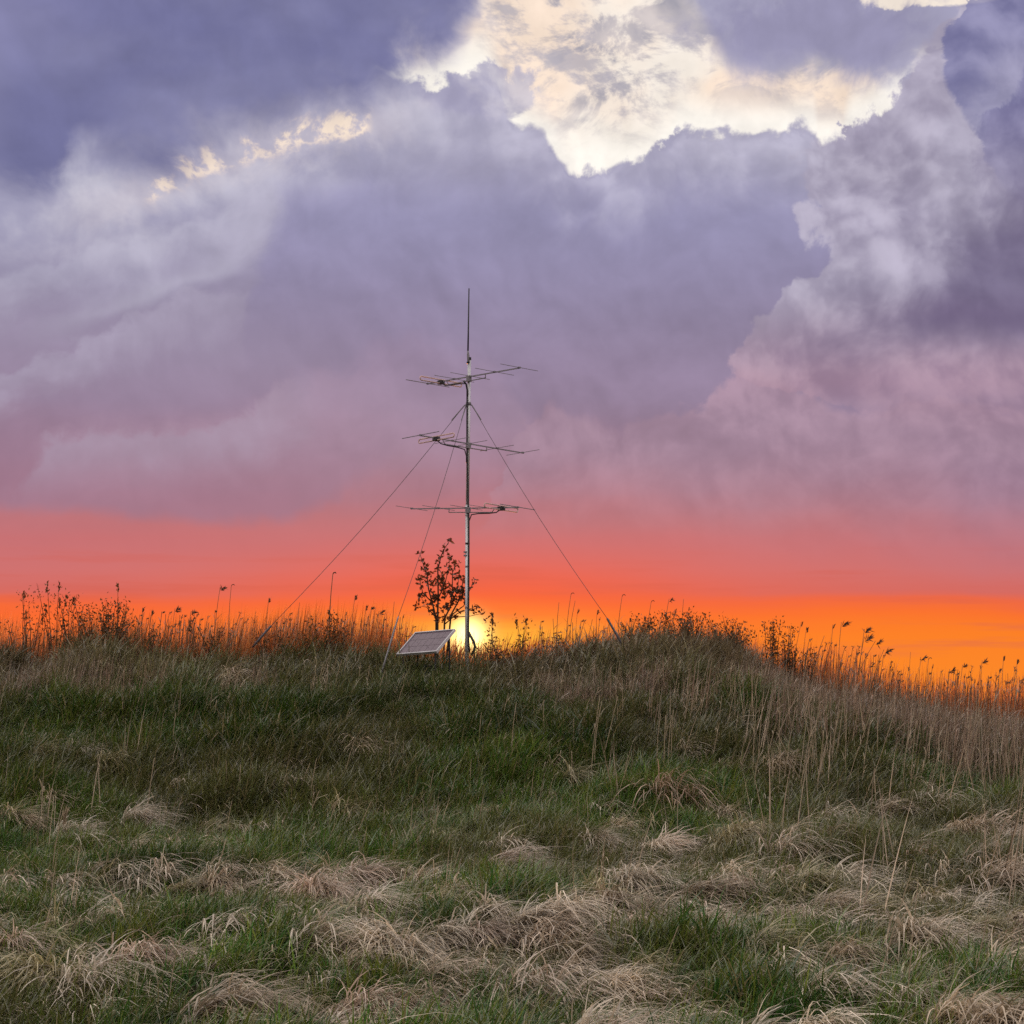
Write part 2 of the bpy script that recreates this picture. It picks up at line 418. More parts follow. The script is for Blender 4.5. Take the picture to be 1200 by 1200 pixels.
def ground_z(x, y):
    x, y = np.asarray(x, float), np.asarray(y, float)
    base = -0.5 + 1.1 * np.clip((y - 8) / 16, 0, 1)
    zc = np.interp(x, _cx, _cz)
    foot = 20.6 + 1.6 * vnoise(x, y * 0 + 3, 4.2, 9) + 0.5 * vnoise(x, y * 0 + 9, 1.5, 10)
    t = np.clip((y - foot) / (30.1 - foot), 0, 1)
    up = 0.8 * t ** 1.55 + 0.2 * sstep(t, 0, 1)
    down = 1 - sstep(y, 30.8, 38)
    side = 1 - sstep(np.abs(x), 40, 90)
    base = np.where(y > 26, base * down, base) - 0.0
    z = base + (zc - base) * up * down * side
    near = (np.abs(x) < 60) & (y < 60) & (y > -20)
    bumps = 0.075 * vnoise(x, y, 0.55, 3) + 0.12 * vnoise(x, y, 1.5, 4) + 0.02 * vnoise(x, y, 0.25, 5)
    bumps = bumps * (1 - 0.5 * sstep(y, 26, 29.5))
    return z + np.where(near, bumps, 0)


def on_ground(px, py, y0=8.0, y1=31.0):
    """Where the line of sight of a photo pixel meets the ground."""
    kx, kz = ray(px, py)
    ys = np.arange(y0, y1, 0.02)
    gap = EYE + kz * ys - ground_z(kx * ys, ys)
    k = np.argmax(gap < 0) if (gap < 0).any() else len(ys) - 1
    y = ys[k]
    return float(kx * y), float(y), float(ground_z(kx * y, y))


def mesh_from(name, V, F, mat, attrs=None, smooth=False):
    me = bpy.data.meshes.new(name)
    me.from_pydata([tuple(map(float, v)) for v in V], [], [tuple(map(int, f)) for f in F])
    for k, v in (attrs or {}).items():
        a = me.attributes.new(k, 'FLOAT', 'POINT')
        a.data.foreach_set('value', np.asarray(v, np.float32))
    if smooth:
        me.polygons.foreach_set('use_smooth', np.ones(len(me.polygons), bool))
    for m in (mat if isinstance(mat, (list, tuple)) else [mat]):
        me.materials.append(m)
    me.update()
    return me


class MB:
    """Collects tubes, boxes, blades and leaves and links them as one mesh object."""
    def __init__(self):
        self.V, self.F, self.A = [], [], []

    def tube(self, pts, rad, sides=6, cap=True, r=0.5):
        pts = [np.array(p, float) for p in pts]
        n = len(pts)
        rad = [rad] * n if np.isscalar(rad) else list(rad)
        o = len(self.V)
        ref = None
        for i, p in enumerate(pts):
            d = pts[min(i + 1, n - 1)] - pts[max(i - 1, 0)]
            d = d / (np.linalg.norm(d) + 1e-9)
            if ref is None:
                ref = np.array((1.0, 0, 0)) if abs(d[0]) < 0.9 else np.array((0, 1.0, 0))
            a = ref - d * ref.dot(d)
            a /= np.linalg.norm(a) + 1e-9
            b = np.cross(d, a)
            ref = a
            for k in range(sides):
                t = 2 * math.pi * k / sides
                self.V.append(p + rad[i] * (math.cos(t) * a + math.sin(t) * b))
                self.A.append(r)
        for i in range(n - 1):
            for k in range(sides):
                k2 = (k + 1) % sides
                self.F.append((o + i * sides + k, o + i * sides + k2, o + (i + 1) * sides + k2, o + (i + 1) * sides + k))
        if cap:
            self.F.append(tuple(o + k for k in reversed(range(sides))))
            self.F.append(tuple(o + (n - 1) * sides + k for k in range(sides)))
        return self

    def box(self, c, ux, uy, uz, r=0.5):
        """Box about c with half axes ux, uy, uz (vectors)."""
        c, ux, uy, uz = (np.array(q, float) for q in (c, ux, uy, uz))
        o = len(self.V)
        for sx, sy, sz in ((-1, -1, -1), (1, -1, -1), (1, 1, -1), (-1, 1, -1), (-1, -1, 1), (1, -1, 1), (1, 1, 1), (-1, 1, 1)):
            self.V.append(c + sx * ux + sy * uy + sz * uz)
            self.A.append(r)
        for f in ((0, 3, 2, 1), (4, 5, 6, 7), (0, 1, 5, 4), (1, 2, 6, 5), (2, 3, 7, 6), (3, 0, 4, 7)):
            self.F.append(tuple(o + i for i in f))
        return self

    def leaf(self, p, d, side, length, width, r=0.5, fold=0.15):
        """A pointed leaf blade from p along d, folded a little on its midrib."""
        p, d, side = (np.array(q, float) for q in (p, d, side))
        d /= np.linalg.norm(d) + 1e-9
        side = side - d * side.dot(d)
        side /= np.linalg.norm(side) + 1e-9
        up = np.cross(side, d)
        o = len(self.V)
        for s, t, h in ((0, 0, 0), (0.45, 1, 0), (0.45, -1, 0), (0.5, 0, -fold), (1, 0, 0)):
            self.V.append(p + d * length * s + side * width * 0.5 * t + up * h * width)
            self.A.append(r)
        self.F += [(o, o + 3, o + 1), (o, o + 2, o + 3), (o + 3, o + 4, o + 1), (o + 2, o + 4, o + 3)]
        return self

    def blades(self, base, head, L, lean, bend, width, nseg=4, power=1.6, twist=0.6, gen=None):
        """Tapered grass blades: arrays of base points, compass headings, lengths, start leans, total bends."""
        gen = gen or rng
        n = len(head)
        dirs = np.stack((np.cos(head), np.sin(head)), 1)
        tw = head + math.pi / 2 + gen.uniform(-twist, twist, n)
        wv = np.stack((np.cos(tw), np.sin(tw), np.zeros(n)), 1)
        pos = np.array(base, float)
        rnd = gen.random(n)
        rows = []
        for i in range(nseg + 1):
            s = i / nseg
            w = width * (1 - s ** 1.8) * (0.75 + 0.5 * min(1, s * 3)) * 0.5
            rows.append((pos - wv * w[:, None], pos + wv * w[:, None]) if i < nseg else (pos.copy(),))
            phi = lean + bend * ((i + 0.5) / nseg) ** power
            step = (L / nseg)[:, None]
            pos = pos + step * np.concatenate((dirs * np.sin(phi)[:, None], np.cos(phi)[:, None]), 1)
        o = len(self.V)
        per = 2 * nseg + 1
        allv = np.stack([r for row in rows for r in row], 1).reshape(-1, 3)
        self.V += list(allv)
        self.A += list(np.repeat(rnd, per))
        for b in range(n):
            q = o + b * per
            for i in range(nseg - 1):
                self.F.append((q + 2 * i, q + 2 * i + 1, q + 2 * i + 3, q + 2 * i + 2))
            self.F.append((q + 2 * nseg - 2, q + 2 * nseg - 1, q + 2 * nseg))
        return self

    def mesh(self, name, mat, smooth=False, origin=None):
        V = np.array(self.V)
        if origin is not None:
            V = V - np.array(origin)
        return mesh_from(name, V, self.F, mat, {'rnd': self.A}, smooth)

    def build(self, name, mat, parent=None, smooth=False, loc=(0, 0, 0), origin=None):
        return link(name, self.mesh(name, mat, smooth, origin), parent, loc)


def link(name, data, parent=None, loc=(0, 0, 0)):
    o = bpy.data.objects.new(name, data)
    COL.objects.link(o)
    o.parent = parent
    o.location = tuple(map(float, loc))
    return o


def tag(o, label=None, cat=None, group=None, kind=None):
    for k, v in (('label', label), ('category', cat), ('group', group), ('kind', kind)):
        if v:
            o[k] = v
    return o


# ------------------------------------------------------------------ materials
def new_mat(name):
    m = bpy.data.materials.new(name)
    m.use_nodes = True
    m.node_tree.nodes.clear()
    return m, Graph(m.node_tree)


def finish(g, shader):
    o = g.n.new('ShaderNodeOutputMaterial')
    g.l.new(shader, o.inputs[0])


def attr(g, name, typ='GEOMETRY', out='Fac'):
    n = g.n.new('ShaderNodeAttribute')
    n.attribute_name = name
    n.attribute_type = typ
    return n.outputs[out]


def principled(g, color, rough=0.5, metal=0.0, spec=0.5):
    n = g.n.new('ShaderNodeBsdfPrincipled')
    g.put(n.inputs['Base Color'], color)
    g.put(n.inputs['Roughness'], rough)
    g.put(n.inputs['Metallic'], metal)
    n.inputs['Specular IOR Level'].default_value = spec
    return n


def plant_mat(name, color=None, spread=0.45, trans=0.35, hue=None):
    """Leaf or straw: per-blade brightness and hue spread; the tint comes from the instance, the object or is fixed."""
    m, g = new_mat(name)
    if color == 'instance':
        base = attr(g, 'tint', 'INSTANCER', 'Color')
    elif color == 'object':
        base = g.n.new('ShaderNodeObjectInfo').outputs['Color']
    else:
        n = g.n.new('ShaderNodeRGB')
        n.outputs[0].default_value = (*color, 1)
        base = n.outputs[0]
    rnd = attr(g, 'rnd')
    gain = g.mad(rnd, 2 * spread, 1 - spread)
    c = g.mix(1.0, base, g.vec(gain, gain, gain), 'MULTIPLY')
    if hue:
        wob = g.m('FRACT', g.mul(rnd, 7.31))
        c = g.mix(g.mul(g.step(wob, hue[1], 1.0), 0.85), c, hue[0])
    d = g.n.new('ShaderNodeBsdfDiffuse')
    g.put(d.inputs[0], c)
    tr = g.n.new('ShaderNodeBsdfTranslucent')
    g.put(tr.inputs[0], c)
    mx = g.n.new('ShaderNodeMixShader')
    mx.inputs[0].default_value = trans
    g.l.new(d.outputs[0], mx.inputs[1])
    g.l.new(tr.outputs[0], mx.inputs[2])
    gl = g.n.new('ShaderNodeBsdfGlossy')
    gl.inputs['Roughness'].default_value = 0.45
    fr = g.n.new('ShaderNodeFresnel')
    fr.inputs[0].default_value = 1.4
    m2 = g.n.new('ShaderNodeMixShader')
    g.put(m2.inputs[0], g.mul(fr.outputs[0], 0.14))
    g.l.new(mx.outputs[0], m2.inputs[1])
    g.l.new(gl.outputs[0], m2.inputs[2])
    finish(g, m2.outputs[0])
    return m


M = {}
M['green_inst'] = plant_mat('green blades', 'instance', 0.5, 0.35, ((0.30, 0.24, 0.13), 0.80))
M['straw_inst'] = plant_mat('straw blades', 'instance', 0.42, 0.3, ((0.10, 0.12, 0.045), 0.86))
M['reed_inst'] = plant_mat('dry reeds', 'instance', 0.6, 0.25, ((0.07, 0.085, 0.035), 0.86))
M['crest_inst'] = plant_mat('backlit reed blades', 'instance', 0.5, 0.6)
M['straw_obj'] = plant_mat('tussock straw', 'object', 0.42, 0.3, ((0.09, 0.11, 0.04), 0.88))
M['reed'] = plant_mat('dry reed stalk', (0.22, 0.13, 0.08), 0.35, 0.2)
M['plume'] = plant_mat('reed plume', (0.13, 0.075, 0.05), 0.4, 0.25)
M['pale_stalk'] = plant_mat('pale stalk', (0.36, 0.29, 0.20), 0.3, 0.15)
M['shrub_leaf'] = plant_mat('shrub leaf', (0.12, 0.065, 0.028), 0.5, 0.45)
M['shrub_stem'] = plant_mat('shrub stem', (0.07, 0.045, 0.03), 0.3, 0.0)
M['tree_leaf'] = plant_mat('sapling leaf', (0.10, 0.040, 0.018), 0.45, 0.5)  # red of the backlight put into the leaf colour
M['bark'] = plant_mat('bark', (0.06, 0.045, 0.035), 0.2, 0.0)

m, g = new_mat('thatch and soil')
tc = g.n.new('ShaderNodeTexCoord')
n1 = g.noise(tc.outputs['Object'], 1.3, 6, 0.6, 0, '3D')
n2 = g.noise(tc.outputs['Object'], 30, 4, 0.6, 0, '3D')
c = g.mix(g.step(n1, 0.4, 0.6), (0.022, 0.026, 0.012), (0.055, 0.045, 0.028))
c = g.mix(g.mul(n2, 0.8), c, (0.07, 0.06, 0.035))
finish(g, principled(g, c, 0.95, 0, 0.1).outputs[0])
M['soil'] = m

# ------------------------------------------------------------------ ground: one sheet, the dyke in it, out to the horizon
far = np.geomspace(70, 6000, 14)
gx = np.concatenate((-far[::-1], np.arange(-60, -13, 1.0), np.arange(-13, 13.01, 0.16), np.arange(14, 61, 1.0), far))
gy = np.concatenate((-far[::-1], np.arange(-60, 7, 1.5), np.arange(7, 33, 0.16), np.arange(33, 62, 0.8), far))
GX, GY = np.meshgrid(gx, gy)
GZ = ground_z(GX, GY)
nx, ny = len(gx), len(gy)
i = np.arange(nx * ny).reshape(ny, nx)
F = np.stack((i[:-1, :-1], i[:-1, 1:], i[1:, 1:], i[1:, :-1]), -1).reshape(-1, 4)
me = bpy.data.meshes.new('ground')
V = np.stack((GX, GY, GZ), -1).reshape(-1, 3)
me.from_pydata(V.tolist(), [], F.tolist())
me.polygons.foreach_set('use_smooth', np.ones(len(me.polygons), bool))
me.materials.append(M['soil'])
tag(link('ground', me), 'grassy meadow rising to a long dyke', kind='structure')


# ------------------------------------------------------------------ grass cover (uncountable): instanced clumps
def library(name, meshes):
    c = bpy.data.collections.new(name)
    for k, me in enumerate(meshes):
        o = bpy.data.objects.new('%s_%02d' % (name, k), me)
        c.objects.link(o)
    return c


def scatter(name, label, P, rot, scl, tint, coll, kind='stuff'):
    """One object whose geometry nodes put a clump of coll on each point of P."""
    n = len(P)
    me = bpy.data.meshes.new(name)
    me.from_pydata(P.tolist(), [], [])
    k = len(coll.objects)
    for nm, typ, key, dat in (('rot', 'FLOAT_VECTOR', 'vector', rot), ('scl', 'FLOAT_VECTOR', 'vector', scl),
                              ('pick', 'INT', 'value', rng.integers(0, k, n)), ('tint', 'FLOAT_COLOR', 'color', np.c_[tint, np.ones(n)])):
        a = me.attributes.new(nm, typ, 'POINT')
        a.data.foreach_set(key, np.asarray(dat, np.int32 if typ == 'INT' else np.float32).ravel())
    o = link(name, me)
    ng = bpy.data.node_groups.new(name + ' scatter', 'GeometryNodeTree')
    ng.interface.new_socket('Geometry', in_out='INPUT', socket_type='NodeSocketGeometry')
    ng.interface.new_socket('Geometry', in_out='OUTPUT', socket_type='NodeSocketGeometry')
    N, Lk = ng.nodes, ng.links
    gi, go = N.new('NodeGroupInput'), N.new('NodeGroupOutput')
    ci = N.new('GeometryNodeCollectionInfo')
    ci.inputs['Collection'].default_value = coll
    ci.inputs['Separate Children'].default_value = True
    ci.inputs['Reset Children'].default_value = True
    ip = N.new('GeometryNodeInstanceOnPoints')
    ip.inputs['Pick Instance'].default_value = True

    def na(nm, typ):
        q = N.new('GeometryNodeInputNamedAttribute')
        q.data_type = typ
        q.inputs[0].default_value = nm
        return q.outputs[0]
    e2r = N.new('FunctionNodeEulerToRotation')
    Lk.new(na('rot', 'FLOAT_VECTOR'), e2r.inputs[0])
    Lk.new(gi.outputs[0], ip.inputs['Points'])
    Lk.new(ci.outputs[0], ip.inputs['Instance'])
    Lk.new(na('pick', 'INT'), ip.inputs['Instance Index'])
    Lk.new(e2r.outputs[0], ip.inputs['Rotation'])
    Lk.new(na('scl', 'FLOAT_VECTOR'), ip.inputs['Scale'])
    Lk.new(ip.outputs[0], go.inputs[0])
    md = o.modifiers.new('scatter', 'NODES')
    md.node_group = ng
    tag(o, label, None, None, kind)
    return o


def disc(n, r):
    a, q = rng.uniform(0, 2 * math.pi, n), r * np.sqrt(rng.random(n))
    return np.stack((np.cos(a) * q, np.sin(a) * q, np.full(n, -0.03)), 1)


def green_clump(n=40, h=(0.16, 0.46), r=0.15, w=0.010):
    b = MB()
    b.blades(disc(n, r), rng.normal(-0.2, 1.0, n), rng.uniform(*h, n), rng.uniform(0.05, 0.6, n), rng.uniform(0.4, 2.0, n), rng.uniform(0.6, 1.3, n) * w, 4)
    return b.mesh('green_clump', M['green_inst'])


def straw_clump(n=34, L=(0.28, 0.62), r=0.11, w=0.0105, spread=0.6):
    b = MB()
    p = disc(n, r)
    p[:, 2] += 0.12 * (1 - (p[:, 0] ** 2 + p[:, 1] ** 2) / r ** 2)
    b.blades(p, rng.normal(-0.3, spread, n), rng.uniform(*L, n), rng.uniform(0.45, 1.2, n), rng.uniform(1.1, 1.9, n), rng.uniform(0.6, 1.3, n) * w, 5, 0.9)
    return b.mesh('straw_clump', M['straw_inst'])


def reed_clump(n=9, L=(0.7, 1.5), r=0.24, plume=0.3, fuzz=7, w=0.011):
    b = MB()
    hd = rng.normal(0, 0.9, n)
    le = rng.uniform(*L, n)
    b.blades(disc(n, r), hd, le, rng.uniform(-0.02, 0.16, n), rng.uniform(0.0, 0.22, n), rng.uniform(0.8, 1.3, n) * w, 4, 2.0, 1.5)
    # dead leaves hanging off the stalks
    m_ = n * 2
    k = rng.integers(0, n, m_)
    base = disc(n, r)[k] + np.c_[np.zeros(m_), np.zeros(m_), rng.uniform(0.15, 0.8, m_) * le[k]]
    b.blades(base, rng.normal(0.0, 1.2, m_), rng.uniform(0.15, 0.35, m_), rng.uniform(0.3, 0.9, m_), rng.uniform(0.6, 1.7, m_), np.full(m_, w * 0.9), 3, 1.2)
    b.blades(disc(fuzz, r), rng.normal(0, 1.3, fuzz), rng.uniform(0.2, 0.6, fuzz), rng.uniform(0, 0.4, fuzz), rng.uniform(0.2, 1.6, fuzz), np.full(fuzz, w * 0.8), 4)
    return b.mesh('reed_clump', M['reed_inst'])


def stalk_clump(n=5, L=(0.7, 1.15), mat=None, w=0.011):
    b = MB()
    b.blades(disc(n, 0.2), rng.normal(0.1, 0.6, n), rng.uniform(*L, n), rng.uniform(-0.03, 0.22, n), rng.uniform(0, 0.3, n), rng.uniform(0.7, 1.3, n) * w, 4, 2.0, 1.5)
    return b.mesh('stalk_clump', mat or M['reed_inst'])


LIB_GREEN = library('green_clump', [green_clump() for _ in range(8)])
LIB_STRAW = library('straw_clump', [straw_clump() for _ in range(8)])
LIB_REED = library('reed_clump', [reed_clump() for _ in range(8)])
LIB_STALK = library('stalk_clump', [stalk_clump() for _ in range(8)])
LIB_CREST = library('crest_clump', [stalk_clump(6, (0.55, 1.15), M['crest_inst'], 0.014) for _ in range(10)])


def sow(n, y0, y1, margin=2.5):
    """Random ground points over the wedge that the camera sees, a step wider on each side."""
    out = []
    while sum(map(len, out)) < n:
        y = rng.uniform(y0, y1, n)
        x = rng.uniform(-1, 1, n) * (0.27 * y1 + margin)
        k = np.abs(x) < 0.27 * y + margin
        out.append(np.stack((x[k], y[k]), 1))
    q = np.concatenate(out)[:n]
    return q[:, 0], q[:, 1]


def keep(p, x, y):
    return rng.random(len(x)) < p


def pxx(x, y):
    """photo column of a point (for zones that were read off the photograph)"""
    return 600 + x / y * FOC


# zone weights in metres on the ground
def straw_weight(x, y):
    """pale flattened straw: meadow patches, more towards the right and near the camera"""
    patch = 0.6 * vnoise(x, y, 1.1, 21) + 0.55 * vnoise(x, y, 0.5, 22) + 0.25 * vnoise(x, y, 0.25, 23)
    bias = 0.0 + 0.26 * sstep(x / y, -0.1, 0.2) * sstep(y, 24, 17) - 0.75 * sstep(y, 17.5, 23) + 0.16 * sstep(y, 15, 11)
    bias = bias - 0.35 * sstep(y, 14, 19) * (1 - sstep(x / y, -0.02, 0.12))
    return sstep(patch + bias + 0.2, -0.15, 0.42)


def reed_weight(x, y):
    """brown reeds: all of the right bank, and the top of the bank elsewhere"""
    u = pxx(x, y)
    low = np.interp(u, [-300, 0, 150, 300, 430, 560, 640, 760, 850, 920, 1000, 1200, 1500],
                    [26.6, 27.0, 27.2, 28.0, 28.3, 28.2, 27.2, 26.6, 26.0, 24.6, 23.8, 23.3, 23.3])
    low = low + 0.9 * vnoise(x, y, 0.9, 31) + 0.5 * vnoise(x, y, 0.35, 32)
    return sstep(y, low - 0.6, low + 0.8)


def tints(n, table, jitter=0.18):
    """random picks from a table of base colours with a little lightness jitter"""
    t = np.array(table)[rng.integers(0, len(table), n)]
    return t * rng.uniform(1 - jitter, 1 + jitter, (n, 1))


GREENS = [(0.068, 0.145, 0.022), (0.100, 0.165, 0.024), (0.050, 0.125, 0.028), (0.14, 0.170, 0.030), (0.110, 0.140, 0.026)]
STRAWS = [(0.60, 0.51, 0.39), (0.64, 0.56, 0.45), (0.46, 0.37, 0.26), (0.56, 0.45, 0.36), (0.40, 0.35, 0.20)]
REEDS = [(0.25, 0.17, 0.12), (0.30, 0.21, 0.15), (0.21, 0.145, 0.10), (0.27, 0.19, 0.145)]


def euler(n, zspread, tilt=0.12):
    return np.c_[rng.normal(0, tilt, n), rng.normal(0, tilt, n), rng.normal(0, zspread, n)]


def scales(n, s, tall=None):
    s = np.broadcast_to(s, n) * rng.uniform(0.75, 1.3, n)
    return np.c_[s, s, s * (1 if tall is None else tall)]


# green grass under everything in front of the crest
x, y = sow(30000, 9.0, 30.6)
w = straw_weight(x, y)
u = pxx(x, y)
k = keep(1 - 0.3 * w - reed_weight(x, y) * np.interp(u, [700, 900], [0.8, 0.35]), x, y)
x, y, w = x[k], y[k], w[k]
n = len(x)
lush = vnoise(x, y, 1.5, 41)
tint = tints(n, GREENS) * (1 + 0.35 * lush[:, None] + 0.25 * vnoise(x, y, 0.5, 45)[:, None])
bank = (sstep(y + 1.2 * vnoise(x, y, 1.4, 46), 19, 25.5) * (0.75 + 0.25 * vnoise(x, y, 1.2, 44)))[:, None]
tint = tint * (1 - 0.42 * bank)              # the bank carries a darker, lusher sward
olive = sstep(vnoise(x, y, 1.8, 42) + 0.3 * sstep(x / y, -0.15, 0.1), 0.1, 0.6)[:, None]
dry = (sstep(y + 1.5 * vnoise(x, y, 1.3, 47) + 0.7 * vnoise(x, y, 0.45, 48), 26.4, 29.6) * np.interp(pxx(x, y), [-300, 200, 330, 560, 640, 720, 1500], [0.7, 0.6, 0.4, 0.45, 0.75, 0.95, 0.95]))[:, None]
tint = tint * (1 - dry) + np.array((0.21, 0.155, 0.10)) * rng.uniform(0.7, 1.25, (n, 1)) * dry     # withered sward along the crest
tint = tint * (1 - 0.75 * olive * (1 - dry)) + np.array((0.125, 0.12, 0.045)) * (1 - 0.35 * bank) * 0.75 * olive * (1 - dry)
size = (0.85 + 0.4 * vnoise(x, y, 0.8, 43)) * (1 + 0.35 * sstep(y, 20, 26)) * (1 - 0.25 * w)
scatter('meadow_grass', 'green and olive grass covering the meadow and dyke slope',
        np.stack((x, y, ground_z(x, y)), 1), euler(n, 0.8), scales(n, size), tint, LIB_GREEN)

# pale dry grass lying over in tufts and mats, combed to the right by the wind
cx_, cy_ = sow(640, 10.2, 25.0)
k = keep(0.13 + 0.37 * straw_weight(cx_, cy_), cx_, cy_)
cx_, cy_ = cx_[k], cy_[k]
XS, YS, ZS, TS, HS, SS = [], [], [], [], [], []
for a_, b_ in zip(cx_, cy_):
    r_ = rng.uniform(0.07, 0.22) * rng.uniform(0.8, 1.3)
    q = int(rng.uniform(16, 36) * r_ / 0.25) + 3
    px_, py_ = rng.normal(0, r_ * 0.55, q), rng.normal(0, r_ * 0.55, q)
    dome = np.clip(1 - (px_ ** 2 + py_ ** 2) / r_ ** 2, 0, 1)
    XS.append(a_ + px_)
    YS.append(b_ + py_)
    ZS.append(0.34 * r_ * dome)
    HS.append(rng.normal(-0.1, 0.45) + rng.normal(0, 0.3, q))
    SS.append((0.45 + 0.5 * rng.random() + 0.2 * dome) * (0.75 + r_))
    TS.append(np.array(STRAWS)[rng.integers(0, len(STRAWS))] * rng.uniform(0.75, 1.2) * rng.uniform(0.85, 1.15, (q, 1)))
sx, sy = sow(6500, 9.5, 29.5)
k = keep((0.5 + 0.5 * sstep(sy, 24, 17)) * (0.35 + 0.6 * straw_weight(sx, sy)), sx, sy)
sx, sy = sx[k], sy[k]
n = len(sx)
x, y = np.concatenate(XS + [sx]), np.concatenate(YS + [sy])
dz_ = np.concatenate(ZS + [np.zeros(n)])
rot = euler(len(x), 0.2)
rot[:, 2] = np.concatenate(HS + [rng.normal(-0.1, 0.6, n)])
scatter('dry_grass', 'pale dry grass lying over in mats across the meadow',
        np.stack((x, y, ground_z(x, y) + dz_), 1), rot, scales(len(x), np.concatenate(SS + [rng.uniform(0.4, 0.95, n)])),
        np.concatenate(TS + [tints(n, STRAWS)]), LIB_STRAW)

# brown reeds on the bank and crest
x, y = sow(15000, 22.0, 31.2)
k = keep(reed_weight(x, y) * np.interp(pxx(x, y), [700, 900], [0.9, 0.42]) * (0.5 + 0.6 * vnoise(x, y, 0.6, 61)) * np.interp(y, [22, 29, 30, 31.2], [1, 1, 0.75, 0.45]), x, y)
x, y = x[k], y[k]
n = len(x)
u = pxx(x, y)
tall = np.interp(u, [-300, 0, 120, 300, 440, 520, 600, 700, 800, 900, 1000, 1100, 1500], [0.6, 0.55, 0.6, 0.5, 0.36, 0.28, 0.34, 0.5, 0.6, 0.7, 0.72, 0.68, 0.68])
tall = tall * np.interp(y, [22, 26, 28, 29, 31.2], [1.0, 0.95, 0.6, 0.38, 0.36])
scatter('reed_bed', 'brown dry reeds thick along the bank and crest',
        np.stack((x, y, ground_z(x, y)), 1), euler(n, 0.7, 0.08), scales(n, tall * (1 + 0.2 * vnoise(x, y, 0.5, 62))), tints(n, REEDS), LIB_REED)

# thinner reeds behind the crest, seen against the light
x, y = sow(12000, 30.5, 35.5)
k = keep(np.interp(pxx(x, y), [-300, 0, 140, 300, 480, 500, 580, 600, 720, 900, 1000, 1500], [0.9, 0.9, 0.8, 0.9, 0.8, 0.55, 0.6, 0.6, 0.5, 0.6, 0.9, 0.9]), x, y)
x, y = x[k], y[k]
n = len(x)
u = pxx(x, y)
# stalks long enough to top the crest by the height the photograph shows there
over = np.interp(u, [-300, 0, 120, 200, 300, 450, 490, 600, 700, 800, 900, 960, 1040, 1200, 1500], [0.75, 0.7, 0.5, 0.6, 0.65, 0.75, 0.5, 0.4, 0.35, 0.3, 0.4, 0.7, 0.72, 0.78, 0.8])
zc = np.interp(x * 30 / y, _cx, _cz) + 0.2
need = EYE + (zc - EYE) * y / 30 + over * (0.32 + 0.9 * rng.random(n) ** 1.2) - ground_z(x, y)
s = need / 1.05
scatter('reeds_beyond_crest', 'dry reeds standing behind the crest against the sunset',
        np.stack((x, y, ground_z(x, y)), 1), euler(n, 0.5, 0.05), np.c_[np.full(n, 0.95), np.full(n, 0.95), s], tints(n, [(.50, .19, .06), (.44, .15, .05), (.56, .24, .09)]), LIB_CREST)  # tint reddened and brightened to carry the sunset glow

# pale upright stems through the reeds of the bank
x, y = sow(2200, 15.0, 30.2)
u = pxx(x, y)
k = keep(0.07 + reed_weight(x, y) * np.interp(u, [0, 560, 640, 1500], [0.35, 0.35, 0.7, 0.8]), x, y)
x, y, u = x[k], y[k], u[k]
n = len(x)
tall = np.interp(u, [0, 120, 300, 440, 600, 700, 800, 900, 1000, 1500], [0.7, 0.7, 0.55, 0.45, 0.5, 0.7, 0.8, 0.9, 0.95, 0.9]) * np.interp(y, [22, 26, 28, 29, 31.2], [1.0, 0.95, 0.62, 0.42, 0.4])
scatter('pale_reed_stems', 'pale upright dry stems through the reeds of the bank',
        np.stack((x, y, ground_z(x, y)), 1), euler(n, 0.7, 0.1), scales(n, tall), tints(n, [(.40, .31, .23), (.46, .37, .28), (.34, .26, .18)]), LIB_STALK)

# ------------------------------------------------------------------ hard materials
def metal_mat(name, color, rough, metal, stain=0.25, spec=0.5):
    m, g = new_mat(name)
    tc = g.n.new('ShaderNodeTexCoord')
    n = g.noise(tc.outputs['Object'], 9, 5, 0.6, 0, '3D')
    k = g.mad(n, 2 * stain, 1 - stain)
    c = g.mix(1.0, (*color, 1), g.vec(k, k, k), 'MULTIPLY')
    finish(g, principled(g, c, rough, metal, spec).outputs[0])
    return m


M['galv'] = metal_mat('galvanised steel', (0.60, 0.61, 0.64), 0.45, 0.5)
M['alu'] = metal_mat('weathered aluminium', (0.30, 0.30, 0.32), 0.45, 0.6)
M['dull'] = metal_mat('dull grey rod', (0.22, 0.21, 0.23), 0.85, 0.0, 0.25, 0.2)
M['black'] = metal_mat('black plastic', (0.012, 0.012, 0.014), 0.5, 0.0)
M['sunset_pink'] = metal_mat('bright dipole tube', (0.60, 0.42, 0.40), 0.8, 0.1)  # pink sunset reflection put into the tube's base colour
M['wire'] = metal_mat('steel wire', (0.10, 0.09, 0.10), 0.5, 0.4)
M['frame'] = metal_mat('panel frame aluminium', (0.55, 0.55, 0.58), 0.35, 0.7)
M['backing'] = metal_mat('panel backing', (0.15, 0.115, 0.145), 0.6, 0.0)
M['wood'] = metal_mat('weathered wood', (0.22, 0.17, 0.13), 0.8, 0.0)

m, g = new_mat('solar cell')
tc = g.n.new('ShaderNodeTexCoord')
n = g.noise(tc.outputs['Object'], 40, 3, 0.5, 0, '3D')
c = g.mix(n, (0.12, 0.085, 0.115), (0.15, 0.11, 0.14))  # lavender of the reflected sky painted into the cell colour
p = principled(g, c, 0.35, 0.0, 0.35)
p.inputs['Coat Weight'].default_value = 0.08
p.inputs['Coat Roughness'].default_value = 0.15
finish(g, p.outputs[0])
M['cell'] = m

